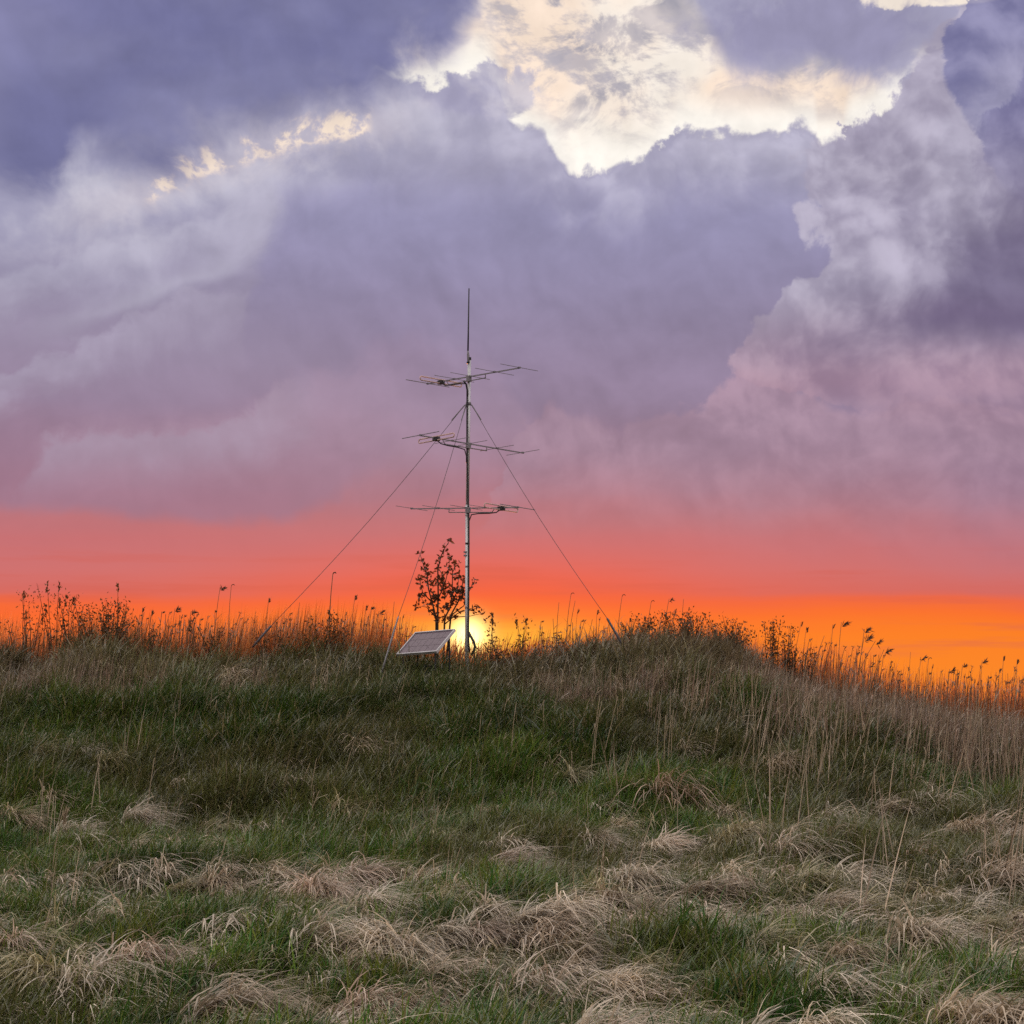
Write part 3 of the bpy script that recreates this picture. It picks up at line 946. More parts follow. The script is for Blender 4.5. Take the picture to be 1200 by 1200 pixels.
MY = 30.0                                        # the mast stands on the crest, 30 m off
base = at(547, 764, MY)
gz0 = float(ground_z(base[0], MY))
O = np.array((base[0], MY, gz0))
mast = bpy.data.objects.new('antenna_mast', None)
COL.objects.link(mast)
mast.location = tuple(map(float, O))
tag(mast, 'tall grey antenna mast with three directional aerials and guy wires on the grassy dyke', 'mast')


def mp(px, py, dy=0.0):
    """Point of the mast plane in the mast's own coordinates."""
    return at(px, py, MY + dy) - O


foot = mp(547, 764)
foot[2] = -0.4
joint = mp(547.8, 592)
head = mp(550, 421)
MB().tube([foot, joint], 0.030, 12).build('lower_pole', M['galv'], mast, True)
MB().tube([joint - (0, 0, .12), joint - (0, 0, .01)], 0.0345, 12).tube([joint - (0, 0, .16), joint - (0, 0, .135)], 0.036, 12).build('coupling', M['galv'], mast, True)
MB().tube([joint, head], 0.0265, 12).build('upper_pole', M['galv'], mast, True)
MB().tube([head - (0, 0, .012), head + (0, 0, .03)], 0.030, 12).build('pole_cap', M['black'], mast, True)
# whip on a small side clamp
whip = bpy.data.objects.new('whip_antenna', None)
COL.objects.link(whip)
whip.parent = mast
w0 = mp(548.3, 418)
MB().tube([mp(549.0, 424, -.03), mp(548.6, 416), mp(548.4, 411)], [0.018, 0.02, 0.011], 8).build('whip_base', M['dull'], whip, True)
MB().tube([mp(548.4, 411), mp(548.8, 390), mp(549.6, 338)], [0.0125, 0.012, 0.009], 8).build('whip_rod', M['black'], whip, True)
# bands, brackets and the collar that holds the guys
for py, r in ((425, .031), (446, .034), (637, .035), (712, .036), (664, .034)):
    c = mp(548 + (712 - py) * 0.006 - 0.6, py)
    MB().tube([c - (0, 0, .014), c + (0, 0, .014)], r, 12).build('clamp', M['black'] if py in (637, 425) else M['dull'], mast, True)
for py in (647, 651):
    c = mp(545.4, py, -.01)
    MB().box(c, (.028, 0, 0), (0, .02, 0), (0, 0, .012)).build('bracket', M['dull'], mast)
cz = mp(549, 473)
col_o = MB().tube([cz - (0, 0, .02), cz + (0, 0, .02)], 0.042, 12).build('guy_collar', M['dull'], mast, True)

# black coax: from the top aerial down the left of the pole, over to its right below the third aerial
cab = [mp(543.5, 447, -.16), mp(546.2, 450, -.10), mp(547.5, 457, -.05), mp(547.4, 480, -.045), mp(547.2, 520, -.045), mp(547.9, 560, -.045), mp(548.8, 590, -.045),
       mp(549.4, 612, -.042), mp(549.4, 640, -.042), mp(549.2, 690, -.042), mp(549, 735, -.045), mp(549.3, 748, -.06), mp(550, 765, -.08)]
MB().tube(cab, 0.0135, 8).build('coax_cable', M['black'], mast, True)
loop = [mp(549.2, 741, -.05), mp(552, 746.5, -.09), mp(555.2, 752, -.1), mp(556.6, 758, -.1), mp(555.4, 763, -.09), mp(552, 768, -.08)]
MB().tube(loop, 0.021, 8).build('cable_loop', M['black'], mast, True)


def yagi(px, py, ang, tilt, sign, cable_side):
    """Six-element aerial. Built with its boom along +x from the reflector; ang turns it about the mast."""
    root = bpy.data.objects.new('yagi_antenna', None)
    COL.objects.link(root)
    root.parent = mast
    c = mp(px, py, -0.055)
    root.location = tuple(map(float, c))
    root.rotation_euler = (0, tilt, ang)
    cross = 0.92
    X = [0.0, 0.30, 0.60, 0.95, 1.48, 2.0]
    LEN = [0.94, 0.90, 0.86, 0.85, 0.84, 0.82]
    MB().box((1.0 - cross, 0, 0), (1.02, 0, 0), (0, .0085, 0), (0, 0, .0085)).build('boom', M['dull'], root)
    for k, (xx, L) in enumerate(zip(X, LEN)):
        if k == 1:
            continue
        e = MB().tube([(xx - cross, -L / 2, .008), (xx - cross, L / 2, .008)], 0.0046 if k else 0.0065, 6)
        e.box((xx - cross, 0, .006), (.014, 0, 0), (0, .02, 0), (0, 0, .012))
        e.build('element', M['dull'], root)
    # folded dipole
    L, xx, h = LEN[1], X[1] - cross, 0.030
    n = 7
    pts = [(xx, -L / 2 + .03, -h)] + [(xx - 0.0, -L / 2 + .03 - .03 * math.sin(t), -h * math.cos(t)) for t in np.linspace(0.4, 2.7, n)] + [(xx, -L / 2 + .03, h), (xx, L / 2 - .03, h)]
    pts += [(xx, L / 2 - .03 + .03 * math.sin(t), h * math.cos(t)) for t in np.linspace(0.4, 2.7, n)] + [(xx, L / 2 - .03, -h), (xx, -L / 2 + .03, -h)]
    MB().tube(pts, 0.0105, 6).build('folded_dipole', M['sunset_pink'], root, True)
    MB().box((xx, 0, -.012), (.048, 0, 0), (0, .035, 0), (0, 0, .030)).build('junction_box', M['black'], root)
    MB().tube([(-.45, 0, -.068), (.36, 0, -.062)], 0.0085, 6).tube([(.36, 0, -.062), (.36, 0, 0)], .007, 6).tube([(-.45, 0, -.068), (-.50, 0, -.004)], .007, 6).build('support_bar', M['dull'], root, True)
    MB().tube([(xx + .02, 0, -.03), (xx + .09, 0, -.07), (-.40, 0, -.082), (-.20, 0.0, -.084), (-.07, cable_side * .02, -.10), (-.03, cable_side * .03, -.20), (-.025, cable_side * .03, -.30)], 0.0095, 6).build('feed_cable', M['black'], root, True)
    MB().box((0, 0, -.03), (.03, 0, 0), (0, .03, 0), (0, 0, .045)).build('mount_plate', M['dull'], root)
    return root


yagi(549.5, 441.5, math.radians(-44), 0.0, 1, 0)
yagi(549, 520, math.radians(39), math.radians(2.6), 1, 0)
yagi(548.5, 595.5, math.radians(180 - 34), math.radians(-3.0), 1, 0)

# guy wires with their turnbuckle rods at the ground end
for (ax, ay), (bx, by), (ex, ey), dep, rodm in (((544.5, 475), (318, 733), (304, 749), -0.5, 'wire'), ((553, 475), (711, 724), (725, 748), -0.6, 'wire'),
                                             ((546, 476), (467, 722), (452, 772), -1.4, 'alu')):
    top = mp(ax, ay, 0)
    knee = mp(bx, by, dep)
    end = mp(ex, ey, dep)
    gw = bpy.data.objects.new('guy_wire', None)
    COL.objects.link(gw)
    gw.parent = mast
    MB().tube([cz, top, top * .93 + knee * .07], [.011, .010, .008], 6).build('shackle', M['dull'], gw)
    sag = [top + (knee - top) * t - np.array((0, 0, 0.10 * math.sin(math.pi * t))) for t in np.linspace(0, 1, 9)]
    MB().tube(sag, 0.0042, 5).build('wire', M['wire'], gw, True)
    e2 = end + (end - knee) * 0.6
    MB().tube([knee, knee * .93 + end * .07, end, e2], [.007, .012, .013, .012] if dep == -1.4 else [.008, .017, .017, .012], 8).build('anchor_rod', M[rodm], gw, True)

# ------------------------------------------------------------------ solar panel
pc = at(499, 752.5, 29.2)
yaw, tip, W, H = math.radians(-38), math.radians(38), 0.78, 0.56
u = np.array((math.cos(yaw), math.sin(yaw), 0.035))
u /= np.linalg.norm(u)
v0 = np.array((-math.sin(yaw) * math.cos(tip), math.cos(yaw) * math.cos(tip), math.sin(tip)))
nrm = np.cross(u, v0)
nrm /= np.linalg.norm(nrm)
v = np.cross(nrm, u)
pz = float(ground_z(pc[0], pc[1]))
panel = bpy.data.objects.new('solar_panel', None)
COL.objects.link(panel)
PO = np.array((pc[0], pc[1], pz))
panel.location = tuple(map(float, PO))
tag(panel, 'small tilted solar panel with a pale frame on the crest beside the mast foot', 'solar panel')
cc = pc - PO
MB().box(cc - nrm * .012, u * (W / 2 - .008), v * (H / 2 - .008), nrm * .006).build('backing_sheet', M['backing'], panel)
fr = MB()
for s in (-1, 1):
    fr.box(cc + v * s * (H / 2 - .0085) - nrm * .008, u * W / 2, v * .0085, nrm * .021)
    fr.box(cc + u * s * (W / 2 - .0085) - nrm * .008, u * .0085, v * (H / 2 - .0172), nrm * .0205)
fr.build('frame', M['frame'], panel)
cw, ch = (W - .05) / 6, (H - .05) / 3
bmc = MB()
bmc.box((0, 0, 0), u * (cw / 2 - .0022), v * (ch / 2 - .0035), nrm * .0015)
cell_me = bmc.mesh('cell', M['cell'])
for a in range(6):
    for b in range(3):
        link('cell', cell_me, panel, cc + u * (a - 2.5) * cw + v * (b - 1) * ch - nrm * .004)
# a bent straw lying on the glass, the connection box below and the stand
MB().box(cc - nrm * .05 + v * .1, u * .07, v * .05, nrm * .022).build('connection_box', M['black'], panel)
for s in (-1, 1):
    a = cc + u * s * .31 + v * .2 - nrm * .03
    ft = np.array((a[0] - nrm[0] * .02, a[1] + .02, -0.2))
    MB().tube([a, ft], .013, 6).build('leg', M['black'], panel)
    a = cc + u * s * .31 - v * .22 - nrm * .03
    MB().tube([a, (a[0], a[1], -0.2)], .013, 6).build('leg', M['black'], panel)
    MB().tube([cc + u * s * .31 + v * .25 - nrm * .033, cc + u * s * .31 - v * .25 - nrm * .033], .011, 6).build('rail', M['dull'], panel)
bat = MB().box((0, 0, .11), (.15, 0, 0), (0, .10, 0), (0, 0, .115)).box((0, 0, .232), (.157, 0, 0), (0, .107, 0), (0, 0, .012))
bx_ = at(493, 768, 29.35)
bo = bat.build('battery_box', M['black'], None, False, (bx_[0], bx_[1], ground_z(bx_[0], bx_[1])))
bo.rotation_euler.z = yaw
tag(bo, 'dark box in the shade under the tilted solar panel', 'box')

# ------------------------------------------------------------------ sapling behind the panel
TY = 30.4
tb = at(515, 742, TY)
tz = float(ground_z(tb[0], TY))
TO = np.array((tb[0], TY, tz))


def tp(zx, zy, dy=0.0):
    """enlarged-photo point (6.667 x, origin 440,620) in the sapling's coordinates"""
    return at(440 + zx / 6.667, 620 + zy / 6.667, TY + dy) - TO


tree = bpy.data.objects.new('sapling_tree', None)
COL.objects.link(tree)
tree.location = tuple(map(float, TO))
tag(tree, 'young leafy sapling silhouetted between the solar panel and the mast', 'tree')
stems = [([(478, 800), (474, 700), (450, 600), (415, 470), (402, 350), (372, 270), (345, 185)], 0.0), ([(486, 800), (486, 660), (490, 500), (487, 320), (512, 210), (545, 145), (580, 88)], -.1),
         ([(530, 800), (540, 700), (588, 600), (600, 470), (602, 340), (636, 265)], .1), ([(540, 800), (590, 670), (650, 560), (680, 430), (682, 380)], -.15),
         ([(570, 690), (690, 600), (735, 480), (778, 398)], .05), ([(462, 680), (400, 610), (320, 597)], .12), ([(545, 740), (640, 660), (720, 630), (795, 600)], -.1),
         ([(484, 560), (545, 420), (570, 310), (585, 215)], .1), ([(440, 570), (370, 500), (345, 400), (350, 370)], -.1), ([(590, 600), (640, 480), (655, 340)], .15), ([(600, 690), (740, 680), (850, 655)], 0.0)]
for pts, d in stems:
    P3 = [tp(a, b, d * i / len(pts)) for i, (a, b) in enumerate(pts)]
    if pts[0][1] >= 780:
        P3[0][2] = -.15
    n = len(P3)
    r0 = 0.017 if pts[0][1] >= 780 else 0.010
    MB().tube(P3, [r0 * (1 - 0.78 * i / (n - 1)) for i in range(n)], 6).build('trunk' if r0 > .015 else 'branch', M['bark'], tree, True)
R = random.Random(5)
lf = MB()
spots = [(345, 185, 13), (360, 240, 9), (375, 292, 14), (402, 335, 22), (395, 318, 12), (580, 88, 16), (545, 145, 14), (530, 185, 11), (507, 215, 13), (490, 260, 14), (487, 310, 20), (585, 215, 16), (588, 240, 13),
         (640, 265, 18), (620, 297, 13), (563, 296, 12), (545, 335, 15), (598, 330, 14), (648, 345, 18), (632, 385, 16), (680, 390, 22), (352, 368, 14), (345, 402, 13), (352, 440, 14), (410, 372, 18), (452, 430, 18),
         (520, 372, 16), (400, 420, 20), (778, 398, 18), (745, 455, 11), (790, 600, 14), (760, 628, 24), (835, 662, 16), (322, 600, 18), (345, 532, 16), (400, 590, 22), (660, 640, 18), (700, 580, 16), (425, 650, 9), (640, 690, 15)]
for _ in range(10):
    spots.append((R.uniform(460, 600), R.uniform(600, 730), R.uniform(8, 16)))
for _ in range(36):
    a, q = R.uniform(0, 6.28), math.sqrt(R.random())
    spots.append((520 + 170 * q * math.cos(a), 500 + 105 * q * math.sin(a), R.uniform(10, 24)))
for zx, zy, sp in spots:
    for _ in range(4 + int(sp / 3)):
        p = tp(zx + R.gauss(0, sp * .58), zy + R.gauss(0, sp * .58), R.uniform(-.22, .22))
        d = np.array((R.gauss(0, 1), R.gauss(0, .7), R.gauss(0.25, .8)))
        lf.leaf(p, d, (R.gauss(0, 1), R.gauss(0, .6), R.gauss(0, 1)), R.uniform(.045, .085), R.uniform(.028, .050), R.random())
lf.build('crown', M['tree_leaf'], tree)


# ------------------------------------------------------------------ shrubs and weeds along the crest
def shrub(name, label, cat, px, py_base, dist, w, h, nst, leaves, leaf=(.03, .06), spikes=0, seed=1, mat='shrub_leaf', group=None):
    R = random.Random(seed)
    p = at(px, py_base, dist)
    z = float(ground_z(p[0], dist))
    root = bpy.data.objects.new(name, None)
    COL.objects.link(root)
    root.location = (float(p[0]), dist, z)
    tag(root, label, cat, group)
    top = p[2] - z
    st, lv = MB(), MB()
    for k in range(nst):
        lean = R.gauss(0, .33)
        hh = (top + h) * R.uniform(.62, 1.0) if k else top + h
        x0, y0 = R.uniform(-.3, .3) * w, R.uniform(-.3, .3) * w
        x1, y1 = x0 * 1.2 + lean * w * .9, y0 + R.gauss(0, .25) * w
        x1 = max(-w * .55, min(w * .55, x1))
        pts = [np.array((x0 + (x1 - x0) * t ** 1.4 + R.gauss(0, .008), y0 + (y1 - y0) * t, -.1 + (hh + .1) * t)) for t in np.linspace(0, 1, 6)]
        st.tube(pts, [.010 - .0075 * i / 5 for i in range(6)], 5)
        for _ in range(int(leaves / nst)):
            t = R.uniform(.25, 1) ** .8
            q = pts[0] + (pts[-1] - pts[0]) * t
            i = min(4, int(t * 5))
            q = pts[i] + (pts[i + 1] - pts[i]) * (t * 5 - i)
            q = q + np.array((R.gauss(0, .05), R.gauss(0, .05), R.gauss(0, .04)))
            lv.leaf(q, (R.gauss(0, 1), R.gauss(0, .6), R.gauss(.7, .6)), (R.gauss(0, 1), R.gauss(0, 1), R.gauss(0, .6)), R.uniform(*leaf), R.uniform(*leaf) * .5, R.random())
        if k < spikes:
            for _ in range(16):
                t = R.uniform(0, .16)
                lv.leaf(pts[-1] + np.array((R.gauss(0, .008), R.gauss(0, .008), -t)), (R.gauss(0, .35), 0, 1), (1, R.gauss(0, 1), 0), .05, .022, R.random())
    st.build('stem', M['shrub_stem'], root)
    lv.build('foliage', M[mat], root)
    return root


shrub('leafy_weed', 'tall leafy weed with spiky tips, tallest growth left of the first bush', 'plant', 66, 775, 30.6, .55, 1.25, 6, 190, spikes=4, seed=3)
shrub('leafy_weed', 'dark branching weed at the far left end of the crest', 'plant', 30, 775, 30.5, .55, 1.1, 7, 210, spikes=3, seed=4)
shrub('leafy_weed', 'bushy weed between the tallest weed and the rounded bush', 'plant', 90, 770, 30.6, .5, .92, 7, 230, spikes=3, seed=5)
shrub('shrub', 'rounded brown bush bulging from the crest at the left', 'shrub', 122, 762, 30.3, .95, .74, 18, 1300, seed=6)
shrub('leafy_weed', 'thin weed with a dark seed head leaning from the rounded bush', 'plant', 136, 760, 30.4, .3, .98, 3, 60, spikes=2, seed=7)
shrub('leafy_weed', 'low weed clump right of the rounded brown bush', 'plant', 165, 770, 30.4, .55, .45, 9, 330, seed=8)
shrub('leafy_weed', 'weed clump among reeds midway between rounded bush and left guy wire', 'plant', 243, 768, 30.5, .55, .52, 9, 300, spikes=2, seed=9)
shrub('leafy_weed', 'dark weed at the ground end of the left guy wire', 'plant', 309, 765, 30.3, .32, .34, 6, 130, seed=10)
shrub('shrub', 'dark twiggy bush under the tall bent stalk left of the solar panel', 'shrub', 388, 765, 30.5, .55, .62, 10, 560, spikes=1, seed=11)
shrub('leafy_weed', 'weed clump at the edge of reeds between guy wire and twiggy bush', 'plant', 348, 768, 30.5, .6, .36, 9, 250, seed=12)
shrub('thistle', 'lone dark thistle standing just right of the setting sun', 'plant', 575, 765, 30.4, .18, .60, 3, 60, (.04, .07), 2, 13)
shrub('thistle', 'smaller thistle above the low bramble right of the setting sun', 'plant', 609, 765, 30.4, .2, .52, 3, 55, (.04, .065), 2, 14)
shrub('bramble', 'low dark bramble mound right of the setting sun', 'shrub', 598, 772, 30.2, .95, .32, 16, 620, seed=15)
shrub('leafy_weed', 'low weeds on the dip of the crest between bramble and right guy wire', 'plant', 672, 770, 30.4, .8, .33, 11, 330, seed=16)
shrub('shrub', 'brown bush just right of the right guy wire anchor', 'shrub', 752, 760, 30.4, .55, .52, 12, 700, seed=17)
shrub('shrub', 'brown bush at the highest point of the right crest', 'shrub', 806, 755, 30.4, .75, .52, 16, 1000, seed=18)
shrub('shrub', 'spreading brown bush where the right crest begins to fall', 'shrub', 858, 765, 30.4, .85, .56, 16, 1050, seed=19)
shrub('shrub', 'narrow upright bush, left one of a pair on the falling crest', 'shrub', 906, 782, 30.5, .24, .74, 9, 520, seed=20)
shrub('shrub', 'narrow upright bush, right one of a pair on the falling crest', 'shrub', 923, 788, 30.5, .24, .74, 9, 480, seed=21)
shrub('leafy_weed', 'brown weed clump just below the pair of upright bushes', 'plant', 940, 795, 30.4, .4, .45, 8, 240, seed=22)

# ------------------------------------------------------------------ single reeds and stalks
def plume_into(b, tip, d, L, n=26, gen=None, w=.016, spread=.5):
    """a feathery reed head drooping along d from tip"""
    gen = gen or R
    for k in range(n):
        t = k / n
        p = np.array(tip) + np.array((d[0] * t * L * .5, d[1] * t * L * .5, d[2] * t * L * .5))
        q = np.array(d) + np.array((gen.gauss(.15, spread), gen.gauss(0, spread), gen.gauss(0, spread)))
        b.leaf(p, q, (gen.gauss(0, 1), gen.gauss(0, 1), gen.gauss(0, 1)), L * gen.uniform(.3, .62), w * gen.uniform(.7, 1.4), gen.random())


def reed_curve(base, tip, bow=0.05, n=6):
    base, tip = np.array(base, float), np.array(tip, float)
    L = np.linalg.norm(tip - base)
    return [base + (tip - base) * t + np.array((-bow * L * math.sin(math.pi * t), 0, 0)) for t in np.linspace(0, 1, n)]


def single_reed(label, base, tip, head='plume', rad=.0065, mat='reed', group=None, bow=.03, name='reed', leaves=1, hl=.16, cat='reed', dvec=(.75, 0, .5)):
    """A reed with its own parts: stalk, seed head, leaves."""
    base = np.array(base, float)
    root = bpy.data.objects.new(name, None)
    COL.objects.link(root)
    root.location = tuple(map(float, base))
    tag(root, label, cat, group)
    tipl = np.array(tip, float) - base
    pts = reed_curve((0, 0, -.05), tipl, bow)
    MB().tube(pts, [rad * (1 - .45 * i / 5) for i in range(6)], 5).build('stalk', M[mat], root, True)
    if head:
        b = MB()
        if head == 'plume':
            plume_into(b, tipl - np.array((0, 0, hl * .35)), dvec, hl, 24)
        elif head == 'hook':
            b.tube([tipl, tipl + (.012, 0, .025), tipl + (.04, 0, .03), tipl + (.055, 0, .012)], [rad * .7, rad * .9, rad * 1.1, rad * .5], 5)
        elif head == 'soft':
            plume_into(b, tipl - np.array((0, 0, hl * .9)), (.12, 0, 1), hl * 1.25, 60, w=.011, spread=.22)
        else:
            plume_into(b, tipl - np.array((0, 0, hl * .5)), (.2, 0, 1), hl * .7, 16, spread=.25)
        b.build('seed_head', M['plume' if mat == 'reed' else 'pale_stalk'], root)
    if leaves:
        for k in range(leaves):
            b = MB()
            t = R.uniform(.35, .8)
            b.blades([pts[int(t * 5)]], np.array([R.choice((0.2, 2.9)) + R.gauss(0, .3)]), np.array([R.uniform(.12, .3)]), np.array([R.uniform(.2, .6)]), np.array([R.uniform(.5, 1.6)]), np.array([.010]), 4)
            b.build('leaf', M[mat], root)
    return root


def crest_reed(label, px, py_tip, dist=30.6, lean=0.0, **kw):
    tip = at(px, py_tip, dist)
    bx = tip[0] - lean
    return single_reed(label, (bx, dist, float(ground_z(bx, dist))), tip, **kw)


crest_reed('tallest bare stalk on the crest, hooked at its tip, left of the sapling', 390, 673, head='hook', rad=.011, leaves=2)
crest_reed('reed with a dark tip standing right of the hooked tall stalk', 416, 698, lean=.03, head='tuft')
crest_reed('reed with a small round head right beside the left guy wire', 315, 701, head='tuft', rad=.006)
crest_reed('thin bare reed between the left guy wire and the hooked stalk', 351, 706, head=None)
crest_reed('reed hung with curled brown leaves, tallest right of the rounded bush', 258, 688, lean=.06, head='plume', leaves=3)
crest_reed('slim reed just right of the reed with curled leaves', 271, 687, lean=-.02, head='hook')
crest_reed('reed with a nodding plume on the left crest, nearest the rounded bush', 205, 713, lean=.03)
crest_reed('reed with a broad nodding plume left of the reed with curled leaves', 224, 716, lean=.05)
crest_reed('short plumed reed between the two nodding reeds and the bush', 178, 716, lean=.02, head='tuft')
crest_reed('short reed leaning left next to the rounded bush', 167, 712, lean=-.06, head='tuft')
crest_reed('bare reed between the hooked stalk and the leaning anchor rod', 429, 710, lean=.01, head='tuft')
crest_reed('reed with a dark tuft left of the leaning anchor rod', 435, 712, head='plume', hl=.1)
crest_reed('bare reed rising beside the leaning anchor rod', 462, 705, head=None)
crest_reed('plumed reed over the thicket left of the leaning anchor rod', 444, 716, lean=.03)
crest_reed('thin bare reed, left of the three tall ones right of the sun', 655, 706, lean=.01, head=None)
crest_reed('tall hooked reed, middle of the three right of the sun', 669, 697, lean=.07, head='hook')
crest_reed('leaning reed, right one of the three tall ones right of the sun', 674, 704, lean=.12, head=None)
crest_reed('short reed with a dark bud right of the three tall reeds', 677, 714, lean=.02, head='tuft', rad=.004)
crest_reed('low bare reed left of the right guy wire', 700, 715, head='tuft', rad=.005)
crest_reed('tall hooked reed just right of the right guy wire', 729, 699, lean=.07, head='hook')
crest_reed('short reed with a dark knob right of the right guy wire', 738, 724, head='tuft', hl=.14)
crest_reed('hooked reed on the highest part of the right crest', 763, 706, lean=.07, head='hook')
crest_reed('short reed with a dark bud below the hooked reed on the right crest', 755, 722, head='tuft')
crest_reed('reed with a bent dark head on the right crest', 784, 702, lean=.09, head='plume', hl=.13)
crest_reed('reed with a dark drooping bud right of the bent headed reed', 791, 714, lean=.06, head='tuft', hl=.14)
crest_reed('bare thin reed above the brown bush at the highest right crest', 801, 702, head=None)
crest_reed('reed with a large dark plume, tallest right of the upright bushes', 986, 729, lean=.04, head='plume', hl=.20)
crest_reed('reed with a small plume just left of the large dark plume', 976, 732, lean=.02, head='tuft')
crest_reed('reed with a two part plume right of the large dark plume', 1013, 737, lean=.10, head='plume', hl=.18)
crest_reed('reed with a broad drooping plume below the two part plume', 1013, 746, lean=.16, head='plume', hl=.22)
crest_reed('reed arching right with a heavy plume at its tip', 1026, 751, lean=.30, head='plume', hl=.18, bow=.12)
crest_reed('reed with a dark vertical plume where the reeds get shorter', 1036, 761, lean=.22, head='plume', hl=.20, bow=.08)
crest_reed('bare thin reed on the lower right crest', 1067, 764, head=None, rad=.005)
crest_reed('reed with a plume and side leaf on the lower right crest', 1079, 770, lean=.03, leaves=2)
crest_reed('reed with a small hooked head on the lower right crest', 1088, 773, lean=.03, head='hook')
crest_reed('plumed reed midway along the lower right crest', 1113, 784, lean=.05)
crest_reed('short plumed reed right of the midway plumed reed', 1128, 779, lean=.06, head='plume', hl=.12)
crest_reed('reed with a plume pointing right near the right edge', 1151, 774, lean=.02, head='plume', hl=.14)
crest_reed('reed with a slim dark spike second from the right edge', 1176, 769, head='tuft', hl=.16)
crest_reed('reed with a thin tip at the very right edge of the crest', 1192, 773, head='tuft')
crest_reed('leaning feathery reed left of the group below the large dark plume', 939, 729, lean=.16, head='tuft', rad=.005)
crest_reed('second leaning feathery reed beside the upright bushes', 945, 736, lean=.08, head='tuft', rad=.005)
crest_reed('curved bare reed leaning over beside the upright bushes', 966, 745, lean=.16, head=None, bow=.08)

# plainer reeds of the same crest: too small to show parts, one mesh each (shared between copies)
protos = []
for k in range(12):
    b = MB()
    pts = reed_curve((0, 0, -.06), (R.gauss(.06, .05), 0, 1.0), R.uniform(0, .05))
    b.tube(pts, [.0068 * (1 - .4 * i / 5) for i in range(6)], 4)
    if k < 4:
        plume_into(b, pts[-1] - np.array((0, 0, .03)), (.7, 0, .6) if k % 2 else (.2, 0, 1), R.uniform(.05, .12), 12, w=.012)
    b.blades([pts[int(R.uniform(1, 5))] for _ in range(4)], np.array([R.uniform(-1, 4) for _ in range(4)]), np.array([R.uniform(.1, .28) for _ in range(4)]), np.array([.4] * 4), np.array([R.uniform(.4, 1.6) for _ in range(4)]), np.array([.010] * 4), 3)
    protos.append(b.mesh('reed', M['reed' if k < 7 else 'pale_stalk']))
ZONES = [(-10, 60, 24, 725, 750, 'among the weeds at the far left of the crest', 'reeds at the far left of the crest'),
         (150, 300, 66, 716, 742, 'between the rounded bush and left guy wire', 'reeds between the rounded bush and left guy wire'),
         (320, 380, 26, 718, 742, 'between left guy wire and the hooked stalk', 'reeds between left guy wire and hooked stalk'),
         (400, 480, 44, 716, 748, 'on the crest left of the solar panel', 'reeds left of the solar panel'),
         (628, 710, 18, 722, 745, 'on the dip right of the sun', 'reeds right of the sun'),
         (940, 1045, 62, 748, 785, 'on the crest right of the upright bushes', 'reeds right of the upright bushes'),
         (1045, 1215, 84, 782, 806, 'in the dense row on the lower right crest', 'reeds along the lower right crest')]
for x0, x1, n, t0, t1, lab, grp in ZONES:
    for k in range(n):
        px = R.uniform(x0, x1)
        dist = R.uniform(30.3, 31.6)
        tip = at(px, R.uniform(t0, t1), dist)
        if x0 == 940:
            tip[2] -= (px - 940) / 105 * 20 / 76
        z = float(ground_z(tip[0], dist))
        hgt = max(.3, tip[2] - z)
        o = link('reed', protos[R.randrange(7)], None, (tip[0], dist, z))
        s = R.uniform(.8, 1.1)
        o.scale = (s, s, hgt)
        o.rotation_euler = (0, R.gauss(0, .03), R.gauss(0, .5))
        third = ('left', 'middle', 'right')[min(2, int(3 * (px - x0) / (x1 - x0)))]
        size = 'short' if hgt < .95 else ('tall' if hgt > 1.2 else 'mid-height')
        tag(o, '%s %s reed %s, %s part' % (size, 'plumed' if o.data in protos[:4] else 'bare tipped', lab, third), 'reed', grp)


# pale stalks on the face of the bank and in the meadow
def bank_stalk(label, pb, pt, name='dry_stalk', head=None, leaves=0, rad=.0068, group=None, **kw):
    b = on_ground(*pb)
    tip = at(pt[0], pt[1], b[1] - .02)
    return single_reed(label, b, tip, head, rad, 'pale_stalk', group, R.uniform(-.02, .04), name, leaves, cat='dry stalk', **kw)


bank_stalk('tall pale stalk on the bank below the right guy wire, leftmost of three', (691, 924), (703, 815))
bank_stalk('tall pale stalk on the bank below the right guy wire, middle of three', (697, 914), (705, 822))
bank_stalk('tall curved stalk below the right guy wire, rightmost of three', (700, 908), (724, 816), leaves=1)
bank_stalk('pale stalk in the middle of the bank below the sun', (602, 912), (605, 823))
bank_stalk('short pale stalk in the middle of the bank left of the three tall ones', (669, 932), (670, 880))
bank_stalk('pale stalk rising above the reddish drooping tussock, leftmost of four', (771, 918), (774, 836))
bank_stalk('pale stalk rising above the reddish drooping tussock, second of four', (777, 922), (780, 838))
bank_stalk('pale stalk rising above the reddish drooping tussock, third of four', (784, 918), (787, 838))
bank_stalk('pale stalk rising above the reddish drooping tussock, rightmost of four', (789, 912), (789, 832))
bank_stalk('long straw leaning left at the foot of the right reeds', (950, 940), (910, 858), rad=.006)
bank_stalk('straw leaning left over the dark gap in the right reeds', (968, 930), (941, 830), rad=.006)
bank_stalk('straw leaning right in front of the right reeds', (1002, 960), (1046, 842), rad=.006)
bank_stalk('pale upright straw at the edge of the dark gap in the right reeds', (982, 936), (968, 856))
bank_stalk('lone pale stalk on the green slope at the left', (172, 958), (181, 888), leaves=1)
bank_stalk('pale stalk higher on the green slope at the left', (204, 889), (206, 835))
bank_stalk('pale leaning stalk under the left guy wire anchor', (246, 862), (254, 820))
bank_stalk('slanting straw broken over on the left slope', (220, 896), (256, 858))
bank_stalk('pale stalk on the green slope right of the lone one', (277, 948), (282, 896))
bank_stalk('tall pale stalk just under the crest left of the guy anchor', (269, 826), (283, 778))
bank_stalk('pale stalk right below the hooked tall stalk', (383, 836), (384, 778))
